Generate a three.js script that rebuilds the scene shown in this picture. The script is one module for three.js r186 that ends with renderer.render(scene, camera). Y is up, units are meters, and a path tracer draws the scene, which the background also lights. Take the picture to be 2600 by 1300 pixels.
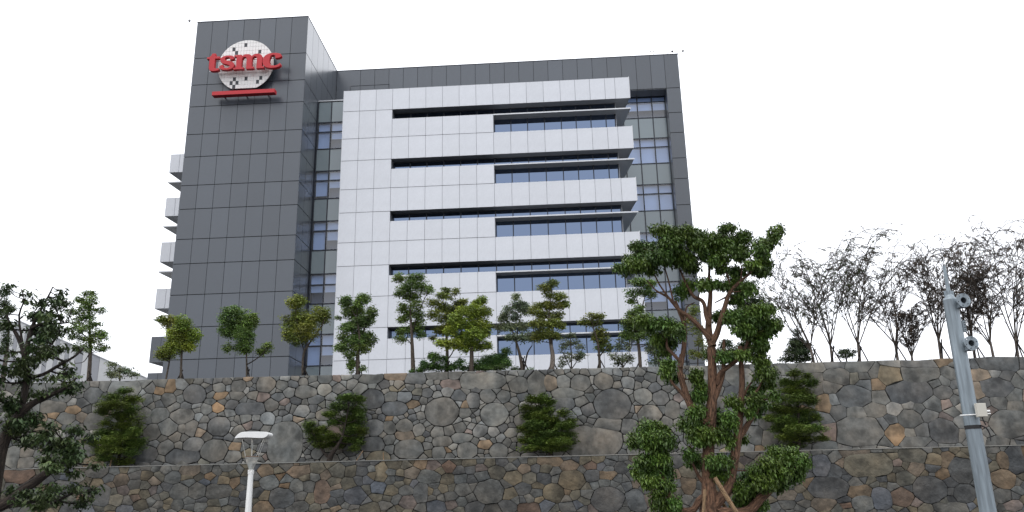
import * as THREE from 'three';
import { mergeGeometries } from 'three/addons/utils/BufferGeometryUtils.js';
import { FontLoader } from 'three/addons/loaders/FontLoader.js';
import { TextGeometry } from 'three/addons/geometries/TextGeometry.js';

// ---------------------------------------------------------------- camera, sky, sun, exposure
const scene = new THREE.Scene();
const EYE = 1.6;
const camera = new THREE.PerspectiveCamera(34.4, 2, 0.1, 2000);
camera.position.set(0, EYE, 0);
camera.rotation.order = 'YXZ';
camera.rotation.set(THREE.MathUtils.degToRad(16.8), THREE.MathUtils.degToRad(3.15), THREE.MathUtils.degToRad(-1.29));

const renderer = new THREE.WebGLRenderer({ antialias: true });
renderer.toneMapping = THREE.LinearToneMapping;
renderer.toneMappingExposure = 1.0;
renderer.shadowMap.enabled = true;

{ // overcast sky: bright cloud, a little brighter overhead
  const W = 64, H = 32, d = new Float32Array(W * H * 4);
  for (let j = 0; j < H; j++) for (let i = 0; i < W; i++) {
    const el = ((j + 0.5) / H - 0.5) * Math.PI, L = 1.53 + 0.52 * Math.max(0, Math.sin(el)), k = (j * W + i) * 4;
    d[k] = L * 0.965; d[k + 1] = L * 0.99; d[k + 2] = L * 1.05; d[k + 3] = 1;
  }
  const sky = new THREE.DataTexture(d, W, H, THREE.RGBAFormat, THREE.FloatType);
  sky.mapping = THREE.EquirectangularReflectionMapping;
  sky.magFilter = THREE.LinearFilter;
  sky.needsUpdate = true;
  scene.background = sky;
  scene.environment = sky;
}
const sun = new THREE.DirectionalLight(0xfff4e6, 0.8);
sun.position.set(-40, 125, -5);
sun.target.position.set(0, 10, -50);
sun.castShadow = true;
sun.shadow.radius = 26;
sun.shadow.mapSize.set(2048, 2048);
Object.assign(sun.shadow.camera, { left: -70, right: 70, top: 70, bottom: -70, near: 1, far: 300 });
scene.add(sun, sun.target);

// ---------------------------------------------------------------- helpers
function rng(seed) { let a = seed >>> 0; return () => { a = (a + 0x6D2B79F5) | 0; let t = Math.imul(a ^ (a >>> 15), 1 | a); t = (t + Math.imul(t ^ (t >>> 7), 61 | t)) ^ t; return ((t ^ (t >>> 14)) >>> 0) / 4294967296; }; }
const lin = (r, g, b) => new THREE.Color().setRGB(r, g, b);
const used = {};
function numbered(n) { const k = used[n] = (used[n] ?? -1) + 1; return k ? `${n}_${String(k).padStart(3, '0')}` : n; }
function tag(o, label, category, group) { o.userData.label = label; if (category) o.userData.category = category; if (group) o.userData.group = group; return o; }
function thing(name, label, category, pos, group) {
  const o = new THREE.Group(); o.name = numbered(name); o.position.set(...pos); scene.add(o);
  return tag(o, label, category, group);
}
function part(parent, name, geo, mat, pos) {
  const m = new THREE.Mesh(geo, mat); m.name = name; if (pos) m.position.set(...pos);
  m.castShadow = m.receiveShadow = true; parent.add(m); return m;
}
function structure(name, geo, mat) { const m = part(scene, numbered(name), geo, mat); m.userData.kind = 'structure'; return m; }
const boxCache = new Map();
function boxGeo(w, h, d) {
  const k = `${w.toFixed(3)},${h.toFixed(3)},${d.toFixed(3)}`;
  if (!boxCache.has(k)) boxCache.set(k, new THREE.BoxGeometry(w, h, d));
  return boxCache.get(k);
}
// a box given by its limits in the world, as a part of a group that stands at base
function slab(parent, base, name, mat, x0, x1, y0, y1, z0, z1) {
  return part(parent, name, boxGeo(x1 - x0, y1 - y0, z1 - z0), mat, [(x0 + x1) / 2 - base[0], (y0 + y1) / 2 - base[1], (z0 + z1) / 2 - base[2]]);
}
// tileable value noise
function noiseField(n, seed) {
  const r = rng(seed), g = new Float32Array(n * n); for (let i = 0; i < g.length; i++) g[i] = r();
  return (x, y) => {
    x = ((x % n) + n) % n; y = ((y % n) + n) % n;
    const i = Math.floor(x), j = Math.floor(y), fx = x - i, fy = y - j, sx = fx * fx * (3 - 2 * fx), sy = fy * fy * (3 - 2 * fy), i1 = (i + 1) % n, j1 = (j + 1) % n;
    return (g[j * n + i] * (1 - sx) + g[j * n + i1] * sx) * (1 - sy) + (g[j1 * n + i] * (1 - sx) + g[j1 * n + i1] * sx) * sy;
  };
}
function makeTexture(size, fn, srgb, rx = 1, ry = 1) {
  const d = new Uint8Array(size * size * 4);
  for (let j = 0; j < size; j++) for (let i = 0; i < size; i++) {
    const c = fn(i / size, j / size), k = (j * size + i) * 4;
    for (let q = 0; q < 3; q++) d[k + q] = Math.max(0, Math.min(255, Math.round(255 * (Array.isArray(c) ? c[q] : c))));
    d[k + 3] = 255;
  }
  const t = new THREE.DataTexture(d, size, size); t.wrapS = t.wrapT = THREE.RepeatWrapping; t.magFilter = THREE.LinearFilter; t.minFilter = THREE.LinearMipmapLinearFilter;
  t.repeat.set(rx, ry); if (srgb) t.colorSpace = THREE.SRGBColorSpace; t.needsUpdate = true; return t;
}
function fbm(seed, cells, oct = 5, gain = 0.5) {
  const fs = []; for (let o = 0; o < oct; o++) fs.push(noiseField(cells << o, seed + o * 17));
  return (u, v) => { let s = 0, a = 1, t = 0; for (let o = 0; o < oct; o++) { const n = cells << o; s += a * fs[o](u * n, v * n); t += a; a *= gain; } return s / t; };
}
// tapered tube through points [x,y,z,r]*
function limb(p, sides = 6, steps = 3) {
  const n = p.length / 4, pts = [], rr = [];
  for (let i = 0; i < n; i++) { pts.push(new THREE.Vector3(p[i * 4], p[i * 4 + 1], p[i * 4 + 2])); rr.push(p[i * 4 + 3]); }
  const c = n > 2 ? new THREE.CatmullRomCurve3(pts, false, 'centripetal') : null, N = n > 2 ? (n - 1) * steps : 1, pos = [], nor = [], uv = [], idx = [];
  const q = new THREE.Vector3(), t = new THREE.Vector3(), a = new THREE.Vector3(), b = new THREE.Vector3(), ref = new THREE.Vector3(0.31, 0.1, 0.94);
  let len = 0, prev = null;
  for (let i = 0; i <= N; i++) {
    const f = i / N * (n - 1), k = Math.min(n - 2, Math.floor(f)), w = f - k;
    if (c) { c.getPoint(f / (n - 1), q); c.getTangent(Math.min(0.9999, f / (n - 1)), t); } else { q.lerpVectors(pts[0], pts[1], w); t.subVectors(pts[1], pts[0]).normalize(); }
    if (prev) len += prev.distanceTo(q); prev = q.clone();
    const r = rr[k] * (1 - w) + rr[k + 1] * w;
    if (!i) { if (Math.abs(t.dot(ref)) > 0.9) ref.set(1, 0, 0); a.crossVectors(t, ref); } a.addScaledVector(t, -a.dot(t)).normalize(); b.crossVectors(t, a);
    for (let s = 0; s <= sides; s++) {
      const g = s / sides * Math.PI * 2, ca = Math.cos(g), sa = Math.sin(g), nx = a.x * ca + b.x * sa, ny = a.y * ca + b.y * sa, nz = a.z * ca + b.z * sa;
      pos.push(q.x + nx * r, q.y + ny * r, q.z + nz * r); nor.push(nx, ny, nz); uv.push(s / sides, len);
      if (i < N && s < sides) { const o = i * (sides + 1) + s; idx.push(o, o + 1, o + sides + 1, o + 1, o + sides + 2, o + sides + 1); }
    }
  }
  const geo = new THREE.BufferGeometry();
  geo.setAttribute('position', new THREE.Float32BufferAttribute(pos, 3)); geo.setAttribute('normal', new THREE.Float32BufferAttribute(nor, 3)); geo.setAttribute('uv', new THREE.Float32BufferAttribute(uv, 2)); geo.setIndex(idx);
  return geo;
}
const rod = (x0, y0, z0, x1, y1, z1, r, r1 = r, sides = 8) => limb([x0, y0, z0, r, x1, y1, z1, r1], sides);
const BD = {"tr": [45.6, 41.772, 39.026, 36.826, 34.081, 31.898, 29.17, 26.953, 24.19, 21.981, 19.235, 16.437, 13.718], "tx": [-32.674, -31.166, -29.657, -28.149, -26.64, -25.132, -23.623, -22.114], "wx": [-19.116, -17.599, -16.071, -14.523, -12.966, -11.418, -9.871, -8.323, -6.766, -5.198, -3.651, -2.113, -0.556, 0.992, 2.351, 3.71, 5.089, 6.012, 7.291], "wT": [39.019, 34.099, 29.119, 24.099, 19.139, 13.633], "wS": [36.867, 31.916, 26.897, 21.937, 16.381], "wB": [35.944, 30.974, 25.974, 20.994, 15.419], "fx": [-6.078, -4.566, -3.064, -1.552, -0.06, 1.451, 2.963, 4.485, 5.997, 7.459, 8.95, 10.432, 11.863, 13.295], "gx": [8.98, 10.47], "gy": [41.06, 39.28, 37.0, 36.01, 34.23], "lgy": [38.947, 36.772, 35.784, 34.035, 31.805, 30.852], "lgy2": [29.048, 26.855, 25.928, 24.077, 21.852, 20.847, 19.093, 16.34, 15.322, 13.579], "lgx": [-20.764]};
const STONES_UPPER = [[1.34, 4.29, 1.3, 0.73, "g"], [-12.56, 4.51, 0.84, 0.95, "g"], [2.32, 5.9, 0.99, 0.76, "d"], [-5.45, 5.77, 0.93, 0.69, "g"], [13.22, 4.44, 0.97, 0.63, "g"], [19.92, 4.61, 0.91, 0.57, "g"], [15.7, 6.14, 0.98, 0.52, "d"], [-3.07, 5.58, 0.79, 0.53, "g"], [16.94, 4.35, 0.66, 0.63, "d"], [-15.78, 4.28, 0.71, 0.55, "g"], [-3.58, 7.12, 1.01, 0.37, "g"], [-20.21, 7.18, 0.72, 0.46, "l"], [19.88, 7.37, 0.93, 0.35, "g"], [13.21, 5.98, 0.7, 0.46, "d"], [-15.65, 5.36, 0.64, 0.48, "d"], [14.95, 6.86, 0.64, 0.47, "o"], [-8.66, 6.42, 0.53, 0.53, "d"], [-6.94, 4.12, 0.63, 0.42, "g"], [19.6, 6.22, 0.69, 0.38, "d"], [3.97, 5.4, 0.58, 0.43, "g"], [16.28, 6.91, 0.79, 0.32, "g"], [-17.22, 4.08, 0.74, 0.34, "d"], [-16.91, 6.85, 0.54, 0.46, "d"], [-18.96, 4.2, 0.58, 0.37, "d"], [15.51, 4.95, 0.52, 0.4, "g"], [8.12, 7.04, 0.59, 0.35, "g"], [-1.08, 6.95, 0.37, 0.53, "g"], [12.56, 6.92, 0.55, 0.35, "g"], [-4.3, 4.01, 0.5, 0.39, "g"], [0.91, 6.92, 0.45, 0.43, "g"], [8.54, 4.44, 0.46, 0.4, "g"], [2.1, 4.99, 0.64, 0.29, "g"], [1.97, 6.96, 0.47, 0.38, "g"], [-7.61, 5.95, 0.56, 0.32, "d"], [-8.52, 5.14, 0.47, 0.37, "g"], [-1.93, 6.86, 0.45, 0.37, "g"], [-2.89, 3.95, 0.49, 0.34, "g"], [-14.26, 6.12, 0.69, 0.24, "d"], [-8.6, 4.39, 0.52, 0.31, "g"], [3.02, 4.91, 0.46, 0.35, "g"], [9.27, 4.31, 0.46, 0.34, "g"], [-23.53, 6.45, 0.61, 0.25, "g"], [-0.05, 6.02, 0.58, 0.26, "g"], [-17.33, 5.85, 0.48, 0.32, "g"], [11.58, 6.77, 0.29, 0.53, "g"], [-21.69, 6.96, 0.46, 0.33, "g"], [14.81, 4.29, 0.37, 0.4, "t"], [3.74, 6.21, 0.38, 0.38, "g"], [9.22, 4.88, 0.4, 0.35, "g"], [-16.76, 4.56, 0.47, 0.29, "g"], [-18.01, 5.37, 0.4, 0.35, "g"], [4.52, 6.14, 0.38, 0.35, "g"], [16.64, 5.6, 0.37, 0.35, "g"], [-11.72, 6.79, 0.48, 0.27, "g"], [0.28, 6.44, 0.69, 0.19, "g"], [13.22, 5.23, 0.4, 0.32, "g"], [11.42, 7.36, 0.62, 0.21, "g"], [17.17, 6.05, 0.43, 0.29, "g"], [-18.02, 4.44, 0.4, 0.32, "g"], [15.57, 3.94, 0.63, 0.2, "g"], [-7.14, 5.18, 0.42, 0.29, "g"], [-18.5, 5.96, 0.37, 0.32, "g"], [-3.33, 6.42, 0.37, 0.32, "g"], [14.4, 5.92, 0.4, 0.29, "g"], [13.51, 7.33, 0.5, 0.23, "g"], [-6.64, 7.28, 0.48, 0.24, "g"], [-25.04, 4.21, 0.25, 0.45, "g"], [16.36, 7.41, 0.64, 0.18, "g"], [-14.91, 4.0, 0.34, 0.31, "g"], [-14.88, 7.17, 0.35, 0.3, "g"], [-22.78, 5.88, 0.41, 0.25, "g"], [-10.87, 6.93, 0.35, 0.29, "g"], [5.03, 5.61, 0.29, 0.35, "g"], [-3.99, 6.23, 0.29, 0.34, "g"], [12.37, 5.31, 0.35, 0.29, "g"], [14.04, 5.38, 0.43, 0.23, "g"], [-13.3, 6.25, 0.37, 0.27, "g"], [0.15, 7.0, 0.37, 0.27, "g"], [-8.68, 7.36, 0.51, 0.19, "g"], [18.92, 6.87, 0.41, 0.23, "t"], [-19.14, 5.92, 0.29, 0.32, "g"], [-2.61, 6.4, 0.34, 0.27, "g"], [-5.55, 3.94, 0.31, 0.29, "g"], [20.33, 5.85, 0.35, 0.26, "g"], [19.54, 5.59, 0.35, 0.26, "g"], [12.24, 6.49, 0.38, 0.23, "g"], [-5.4, 4.45, 0.42, 0.21, "g"], [11.81, 4.53, 0.37, 0.23, "p"], [-7.16, 6.47, 0.32, 0.27, "g"], [-0.47, 6.96, 0.27, 0.32, "t"], [-23.12, 6.84, 0.41, 0.2, "g"], [-5.63, 4.84, 0.32, 0.26, "g"], [-16.93, 5.34, 0.24, 0.34, "g"], [11.76, 5.04, 0.32, 0.26, "g"], [-4.58, 4.58, 0.45, 0.18, "g"], [-24.34, 3.95, 0.35, 0.22, "g"], [15.98, 4.35, 0.34, 0.23, "g"], [-9.2, 6.89, 0.32, 0.24, "g"], [-5.05, 7.02, 0.45, 0.16, "p"], [-5.73, 7.39, 0.48, 0.15, "g"], [-10.22, 6.92, 0.29, 0.24, "g"], [-7.8, 6.51, 0.29, 0.24, "g"], [-4.61, 5.04, 0.26, 0.26, "g"], [12.54, 7.45, 0.47, 0.15, "g"], [14.37, 6.49, 0.26, 0.26, "t"], [-24.4, 4.39, 0.3, 0.23, "g"], [-7.13, 4.74, 0.37, 0.18, "t"], [-7.61, 7.41, 0.48, 0.13, "t"], [18.71, 6.04, 0.2, 0.32, "t"], [-6.48, 4.99, 0.24, 0.26, "g"], [-3.48, 4.25, 0.31, 0.2, "t"], [-7.83, 5.12, 0.21, 0.29, "g"], [-7.82, 4.58, 0.29, 0.21, "g"], [-11.28, 6.46, 0.32, 0.19, "g"], [-15.8, 6.21, 0.29, 0.2, "t"], [-5.11, 4.9, 0.24, 0.24, "g"], [-14.92, 6.72, 0.29, 0.19, "g"], [-22.09, 5.94, 0.25, 0.21, "t"], [17.49, 7.55, 0.44, 0.12, "t"], [-22.5, 6.27, 0.28, 0.18, "t"], [-14.83, 4.44, 0.26, 0.17, "t"], [-6.78, 6.14, 0.27, 0.16, "t"], [-18.03, 7.2, 0.19, 0.22, "t"], [11.89, 5.61, 0.13, 0.32, "t"], [-7.76, 4.17, 0.21, 0.18, "g"], [-15.71, 6.74, 0.27, 0.13, "t"], [-16.51, 5.12, 0.19, 0.15, "t"], [-4.36, 6.03, 0.19, 0.13, "t"], [-18.61, 7.08, 0.13, 0.15, "t"], [3.47, 5.7, 0.14, 0.13, "t"], [-5.19, 4.03, 0.16, 0.1, "t"], [-7.84, 5.51, 0.15, 0.11, "t"]];
const STONES_LOWER = [[12.84, 2.93, 0.98, 0.51, "o"], [15.24, 1.89, 0.8, 0.59, "d"], [1.79, 1.77, 0.76, 0.59, "d"], [-3.19, 2.21, 0.69, 0.54, "g"], [11.06, 2.03, 0.81, 0.43, "d"], [0.32, 2.6, 0.62, 0.47, "o"], [16.7, 2.63, 0.51, 0.49, "d"], [-12.05, 2.12, 0.54, 0.45, "d"], [18.33, 2.23, 0.59, 0.38, "t"], [-23.58, 3.34, 0.62, 0.33, "r"], [14.02, 1.58, 0.48, 0.4, "r"], [16.63, 1.65, 0.48, 0.37, "d"], [-8.92, 2.14, 0.52, 0.35, "b"], [18.95, 3.0, 0.32, 0.54, "d"], [-14.82, 2.46, 0.55, 0.3, "g"], [13.17, 1.57, 0.38, 0.43, "b"], [12.4, 1.38, 0.48, 0.32, "g"], [-19.79, 2.39, 0.35, 0.42, "d"], [14.77, 3.26, 0.54, 0.27, "o"], [10.86, 2.98, 0.35, 0.41, "b"], [2.97, 1.69, 0.32, 0.43, "g"], [-15.7, 2.48, 0.42, 0.32, "g"], [18.15, 1.57, 0.45, 0.29, "g"], [-10.34, 2.32, 0.3, 0.45, "r"], [16.01, 1.13, 0.64, 0.19, "g"], [5.32, 2.84, 0.44, 0.27, "o"], [-20.16, 3.4, 0.45, 0.26, "g"], [-5.76, 2.84, 0.45, 0.25, "g"], [-12.61, 2.8, 0.35, 0.3, "g"], [10.76, 1.37, 0.43, 0.24, "t"], [-12.82, 3.28, 0.37, 0.27, "t"], [-2.14, 2.75, 0.35, 0.3, "o"], [-4.32, 2.3, 0.39, 0.25, "g"], [12.31, 1.85, 0.51, 0.19, "t"], [-11.34, 3.25, 0.42, 0.22, "t"], [-7.81, 3.1, 0.25, 0.37, "o"], [0.25, 3.18, 0.37, 0.25, "t"], [-6.1, 2.22, 0.25, 0.37, "g"], [12.38, 3.47, 0.54, 0.16, "t"], [5.22, 2.27, 0.27, 0.32, "t"], [14.79, 2.73, 0.32, 0.27, "t"], [-1.53, 1.49, 0.44, 0.2, "r"], [-7.94, 2.45, 0.35, 0.25, "b"], [-19.1, 3.01, 0.36, 0.24, "t"], [-16.06, 3.38, 0.4, 0.2, "t"], [-6.51, 3.04, 0.32, 0.25, "t"], [18.54, 1.15, 0.37, 0.21, "p"], [-11.43, 2.58, 0.3, 0.25, "g"], [11.4, 2.65, 0.27, 0.27, "d"], [-19.2, 2.2, 0.31, 0.24, "o"], [18.47, 2.96, 0.22, 0.32, "t"], [9.32, 1.81, 0.35, 0.19, "t"], [-1.5, 2.72, 0.3, 0.22, "o"], [-0.8, 1.57, 0.32, 0.2, "b"], [-18.46, 2.82, 0.28, 0.21, "g"], [-2.33, 2.09, 0.27, 0.22, "o"], [-5.57, 3.34, 0.25, 0.22, "p"], [-10.93, 2.62, 0.25, 0.22, "g"], [10.28, 2.26, 0.24, 0.22, "t"], [-0.54, 3.39, 0.5, 0.1, "t"], [-4.4, 2.73, 0.25, 0.2, "g"], [16.2, 3.12, 0.16, 0.27, "t"], [15.84, 2.44, 0.27, 0.16, "t"], [-4.82, 2.05, 0.27, 0.15, "g"], [-1.69, 3.1, 0.2, 0.2, "t"], [-15.22, 3.1, 0.22, 0.16, "t"], [1.87, 2.76, 0.3, 0.12, "t"], [-17.66, 2.98, 0.22, 0.14, "t"], [-14.09, 2.81, 0.14, 0.17, "t"]];
const TREES = {
  t1: [[-18.67,7.5,-39.7],[[0.0,0,0,0.071,0.0,0.45,-0.0,0.062,-0.09,1.45,-0.06,0.051,-0.13,2.38,-0.12,0.031,-0.06,3.07,-0.17,0.02]],[[-0.23,2.46,-0.36,0.65,0.57],[-0.06,3.11,0.1,0.42,0.35],[0.34,2.56,-0.26,0.34,0.38],[-0.47,2.04,0.03,0.46,0.38],[0.28,1.98,-0.08,0.3,0.27],[-0.36,3.01,-0.25,0.31,0.31],[-0.64,2.63,0.0,0.31,0.31]]],
  t1b: [[-19.75,7.5,-40.4],[[0.0,0,0,0.057,0.0,0.6,-0.0,0.049,-0.04,1.45,-0.23,0.04,-0.17,2.87,-0.47,0.02]],[[-0.25,3.43,-0.04,0.41,0.33],[-0.25,1.88,-0.29,0.43,0.35],[-0.01,2.23,-0.23,0.31,0.31],[-0.44,1.77,-0.04,0.27,0.23],[-0.46,3.55,0.18,0.24,0.17],[-0.03,3.62,-0.21,0.2,0.2]]],
  t2: [[-15.35,7.5,-39.7],[[0.0,0,0,0.058,0.0,0.36,-0.0,0.05,-0.09,1.12,-0.09,0.043,-0.22,1.96,-0.18,0.031,-0.48,3.13,-0.27,0.02],[-0.05,1.04,0.0,0.031,0.28,1.2,0.04,0.029,0.72,1.51,0.08,0.025,0.97,1.81,0.13,0.016]],[[-0.89,3.38,0.36,0.5,0.5],[-0.17,3.12,0.07,0.5,0.54],[-1.16,2.8,-0.09,0.57,0.42],[-0.11,2.27,0.38,0.49,0.49],[0.86,1.86,-0.25,0.29,0.26],[-1.0,1.8,0.2,0.21,0.21],[-0.88,3.71,-0.12,0.31,0.25],[-0.53,2.74,-0.26,0.46,0.38],[-0.39,1.89,-0.28,0.45,0.3],[-1.52,3.4,-0.11,0.19,0.19],[0.22,3.18,0.18,0.23,0.31],[0.55,1.67,-0.18,0.23,0.19]]],
  t3: [[-12.56,7.5,-39.7],[[0.0,0,0,0.066,0.0,0.28,0.0,0.058,0.01,1.56,0.02,0.05,0.35,2.12,0.04,0.043,0.82,2.8,0.06,0.031,1.07,3.41,0.08,0.02],[0.01,1.56,0.0,0.031,-0.29,2.64,0.07,0.023,-0.5,3.66,0.14,0.016]],[[-0.6,4.06,-0.09,0.42,0.31],[-0.33,4.12,0.03,0.27,0.23],[-0.49,3.42,-0.32,0.46,0.38],[-0.81,2.89,-0.32,0.46,0.38],[-0.08,3.02,-0.25,0.53,0.46],[0.1,2.47,0.18,0.61,0.45],[0.64,3.31,-0.05,0.46,0.42],[0.95,3.33,-0.1,0.27,0.3],[-0.86,2.39,0.05,0.27,0.27],[-0.42,2.18,-0.03,0.45,0.38],[-1.03,3.29,-0.11,0.19,0.19]]],
  t4: [[-9.82,7.5,-39.7],[[0.0,0,0,0.132,0.0,0.34,0.0,0.115,-0.02,1.28,0.1,0.087,0.06,2.14,0.19,0.062,-0.11,3.16,0.29,0.039],[0.04,2.09,0.0,0.043,0.36,2.87,0.1,0.031,0.62,3.42,0.2,0.02],[0.0,1.23,-0.0,0.039,-0.28,1.42,-0.13,0.027,-0.7,1.71,-0.25,0.019]],[[-0.74,3.98,0.04,0.32,0.25],[-0.65,4.17,0.01,0.18,0.14],[0.19,4.09,0.21,0.32,0.23],[-0.04,3.86,0.13,0.27,0.23],[-0.4,3.55,-0.19,0.55,0.3],[0.63,3.37,0.27,0.27,0.27],[0.31,3.15,-0.25,0.41,0.27],[-0.01,2.93,-0.07,0.55,0.32],[-0.5,2.62,0.19,0.45,0.25],[0.01,2.33,-0.33,0.59,0.29],[-0.76,2.17,-0.01,0.34,0.23],[0.39,2.04,-0.28,0.38,0.32],[-0.2,1.97,0.11,0.41,0.27],[-0.83,1.67,0.17,0.41,0.2],[0.04,1.59,0.06,0.54,0.23],[-0.41,1.29,0.21,0.31,0.18],[-0.39,0.84,-0.11,0.2,0.36],[0.27,0.59,0.11,0.13,0.18],[-1.08,3.2,0.05,0.14,0.14]]],
  t5: [[-7.11,7.5,-39.7],[[0.0,0,0,0.132,0.0,0.31,0.0,0.115,-0.05,1.42,0.02,0.089,-0.1,2.33,0.04,0.07,-0.16,3.25,0.06,0.043,-0.21,4.19,0.08,0.02],[-0.08,1.69,-0.0,0.035,-0.27,1.97,-0.02,0.023,-0.59,2.02,-0.04,0.015],[-0.1,2.33,0.0,0.039,0.17,3.15,0.11,0.029,0.48,3.84,0.22,0.02,0.71,4.25,0.34,0.014]],[[-0.69,5.06,0.25,0.32,0.23],[-0.18,5.09,-0.01,0.28,0.21],[0.29,5.12,0.09,0.3,0.21],[-0.59,4.63,-0.29,0.41,0.28],[-0.03,4.66,0.15,0.46,0.3],[0.48,4.54,0.1,0.41,0.27],[0.8,4.39,0.28,0.23,0.19],[-0.72,4.28,0.18,0.27,0.16],[-0.17,4.19,-0.16,0.46,0.23],[-0.62,3.6,-0.06,0.27,0.25],[0.07,3.67,0.1,0.36,0.27],[-0.29,3.35,-0.27,0.32,0.23],[0.21,3.24,-0.02,0.3,0.25],[-0.56,3.04,-0.19,0.3,0.2],[0.13,2.83,-0.24,0.39,0.2],[-0.14,2.51,-0.41,0.59,0.19],[-0.59,1.98,0.15,0.36,0.19],[0.32,2.22,-0.21,0.23,0.16],[-0.73,2.35,-0.14,0.2,0.18]]],
  t6: [[-5.54,7.5,-40.2],[[0.0,0,0,0.111,0.0,0.72,-0.0,0.097,0.01,1.45,-0.04,0.078,-0.04,2.56,-0.07,0.051,-0.1,3.78,-0.11,0.028],[-0.03,2.47,0.0,0.029,0.41,3.48,0.19,0.02,0.46,4.33,0.37,0.012],[0.05,1.09,-0.0,0.039,0.23,1.4,-0.21,0.029,0.32,1.76,-0.42,0.019]],[[-0.05,4.51,-0.03,0.21,0.19],[-0.28,4.26,0.03,0.37,0.18],[0.09,4.15,0.21,0.28,0.18],[0.46,4.42,0.18,0.21,0.18],[-0.65,3.85,0.23,0.39,0.19],[-0.19,3.69,-0.16,0.46,0.25],[0.23,3.49,-0.06,0.41,0.25],[0.69,3.85,-0.08,0.37,0.22],[0.92,3.89,0.22,0.16,0.16],[-0.56,3.23,0.32,0.44,0.25],[-0.0,3.12,-0.31,0.55,0.28],[0.55,3.1,-0.18,0.27,0.27],[-0.28,2.52,-0.22,0.5,0.19],[-0.69,2.12,-0.15,0.18,0.14],[0.18,2.6,-0.01,0.46,0.23]]],
  t7: [[-4.24,7.5,-39.3],[[0.0,0,0,0.13,0.0,0.25,0.0,0.113,0.03,1.25,0.03,0.095,-0.03,2.06,0.06,0.065,0.12,3.05,0.09,0.038],[0.0,1.7,-0.0,0.042,-0.51,2.35,-0.12,0.029,-0.82,2.72,-0.23,0.019]],[[0.36,3.69,-0.29,0.36,0.22],[0.58,3.82,-0.05,0.18,0.16],[-0.42,3.26,-0.07,0.29,0.25],[0.12,3.1,0.06,0.54,0.34],[0.73,3.08,0.25,0.29,0.27],[-0.73,2.76,0.12,0.38,0.25],[-0.15,2.56,0.02,0.62,0.31],[0.57,2.49,0.08,0.4,0.27],[-1.0,2.23,0.1,0.31,0.2],[-0.42,1.98,-0.41,0.58,0.29],[0.29,1.96,0.34,0.53,0.31],[0.79,2.12,0.16,0.2,0.31],[-1.4,1.65,0.21,0.33,0.2],[-0.91,1.55,0.23,0.49,0.22],[-0.16,1.52,-0.1,0.58,0.27],[0.51,1.5,-0.06,0.4,0.22],[0.82,1.49,-0.22,0.18,0.18]]],
  t8: [[-1.82,7.5,-39.7],[[0.0,0,0,0.098,0.0,0.3,0.0,0.085,-0.08,1.02,0.04,0.076,-0.25,1.7,0.09,0.058,-0.42,2.25,0.13,0.031],[0.1,0.37,-0.0,0.042,0.28,1.23,-0.22,0.038,0.5,1.61,-0.43,0.023],[-0.25,1.72,-0.0,0.038,-0.14,2.61,-0.21,0.029,0.0,3.15,-0.43,0.019]],[[-0.23,3.95,-0.16,0.19,0.23],[-0.08,3.57,-0.23,0.43,0.27],[-0.54,3.31,-0.09,0.29,0.27],[0.19,3.33,-0.25,0.23,0.27],[-0.86,2.91,-0.28,0.27,0.25],[-0.32,2.98,-0.2,0.27,0.23],[-1.0,2.45,-0.22,0.31,0.16],[-0.51,2.44,-0.09,0.4,0.19],[0.03,2.51,-0.31,0.4,0.25],[-0.48,1.89,0.23,0.38,0.19],[0.06,1.87,0.07,0.4,0.2],[0.51,1.95,-0.2,0.34,0.22],[-0.86,3.14,-0.14,0.16,0.18]]],
  t9: [[-0.38,7.5,-39.4],[[0.0,0,0,0.151,0.0,0.28,-0.0,0.132,0.06,0.92,-0.04,0.113,-0.02,1.59,-0.08,0.087,-0.07,2.67,-0.11,0.057,0.03,3.72,-0.15,0.031],[-0.0,1.5,-0.0,0.057,0.17,2.48,-0.07,0.038,0.46,3.11,-0.13,0.025],[-0.07,2.67,-0.0,0.034,-0.39,3.14,-0.19,0.023,-0.7,3.15,-0.37,0.015]],[[0.13,4.44,0.2,0.32,0.18],[-0.27,4.2,0.28,0.32,0.18],[-0.05,3.96,-0.02,0.25,0.19],[0.48,3.8,-0.01,0.36,0.2],[0.76,3.47,-0.23,0.18,0.19],[0.42,3.39,-0.22,0.27,0.18],[-0.56,3.42,-0.09,0.31,0.19],[-0.07,3.4,-0.13,0.36,0.25],[-0.71,3.06,0.18,0.31,0.2],[-0.31,2.95,-0.21,0.38,0.25],[0.32,2.89,-0.27,0.33,0.22],[-0.55,2.42,0.35,0.49,0.24],[0.08,2.49,0.02,0.44,0.24],[0.47,2.38,-0.2,0.27,0.22],[-0.29,1.96,0.04,0.58,0.22],[0.23,1.89,-0.26,0.27,0.18],[-0.66,1.77,0.02,0.27,0.12]]],
  s1: [[0.55,7.5,-40.0],[[0.0,0,0,0.044,0.0,0.37,0.0,0.038,0.03,0.99,0.24,0.027,0.02,1.85,0.48,0.015],[-0.02,0.37,0.0,0.027,-0.25,0.87,0.18,0.019,-0.45,1.23,0.36,0.012],[0.01,0.37,0.0,0.027,0.42,0.93,0.1,0.019,0.62,1.38,0.2,0.012]],[[0.05,1.99,-0.13,0.22,0.16],[-0.17,1.63,-0.07,0.31,0.22],[0.28,1.66,-0.19,0.27,0.18],[-0.36,1.37,0.15,0.2,0.18],[0.49,1.38,0.02,0.27,0.2],[-0.25,0.87,0.17,0.38,0.27],[0.34,0.94,-0.1,0.36,0.25],[-0.48,0.6,-0.16,0.2,0.18],[0.56,1.02,0.17,0.18,0.16]]],
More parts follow.
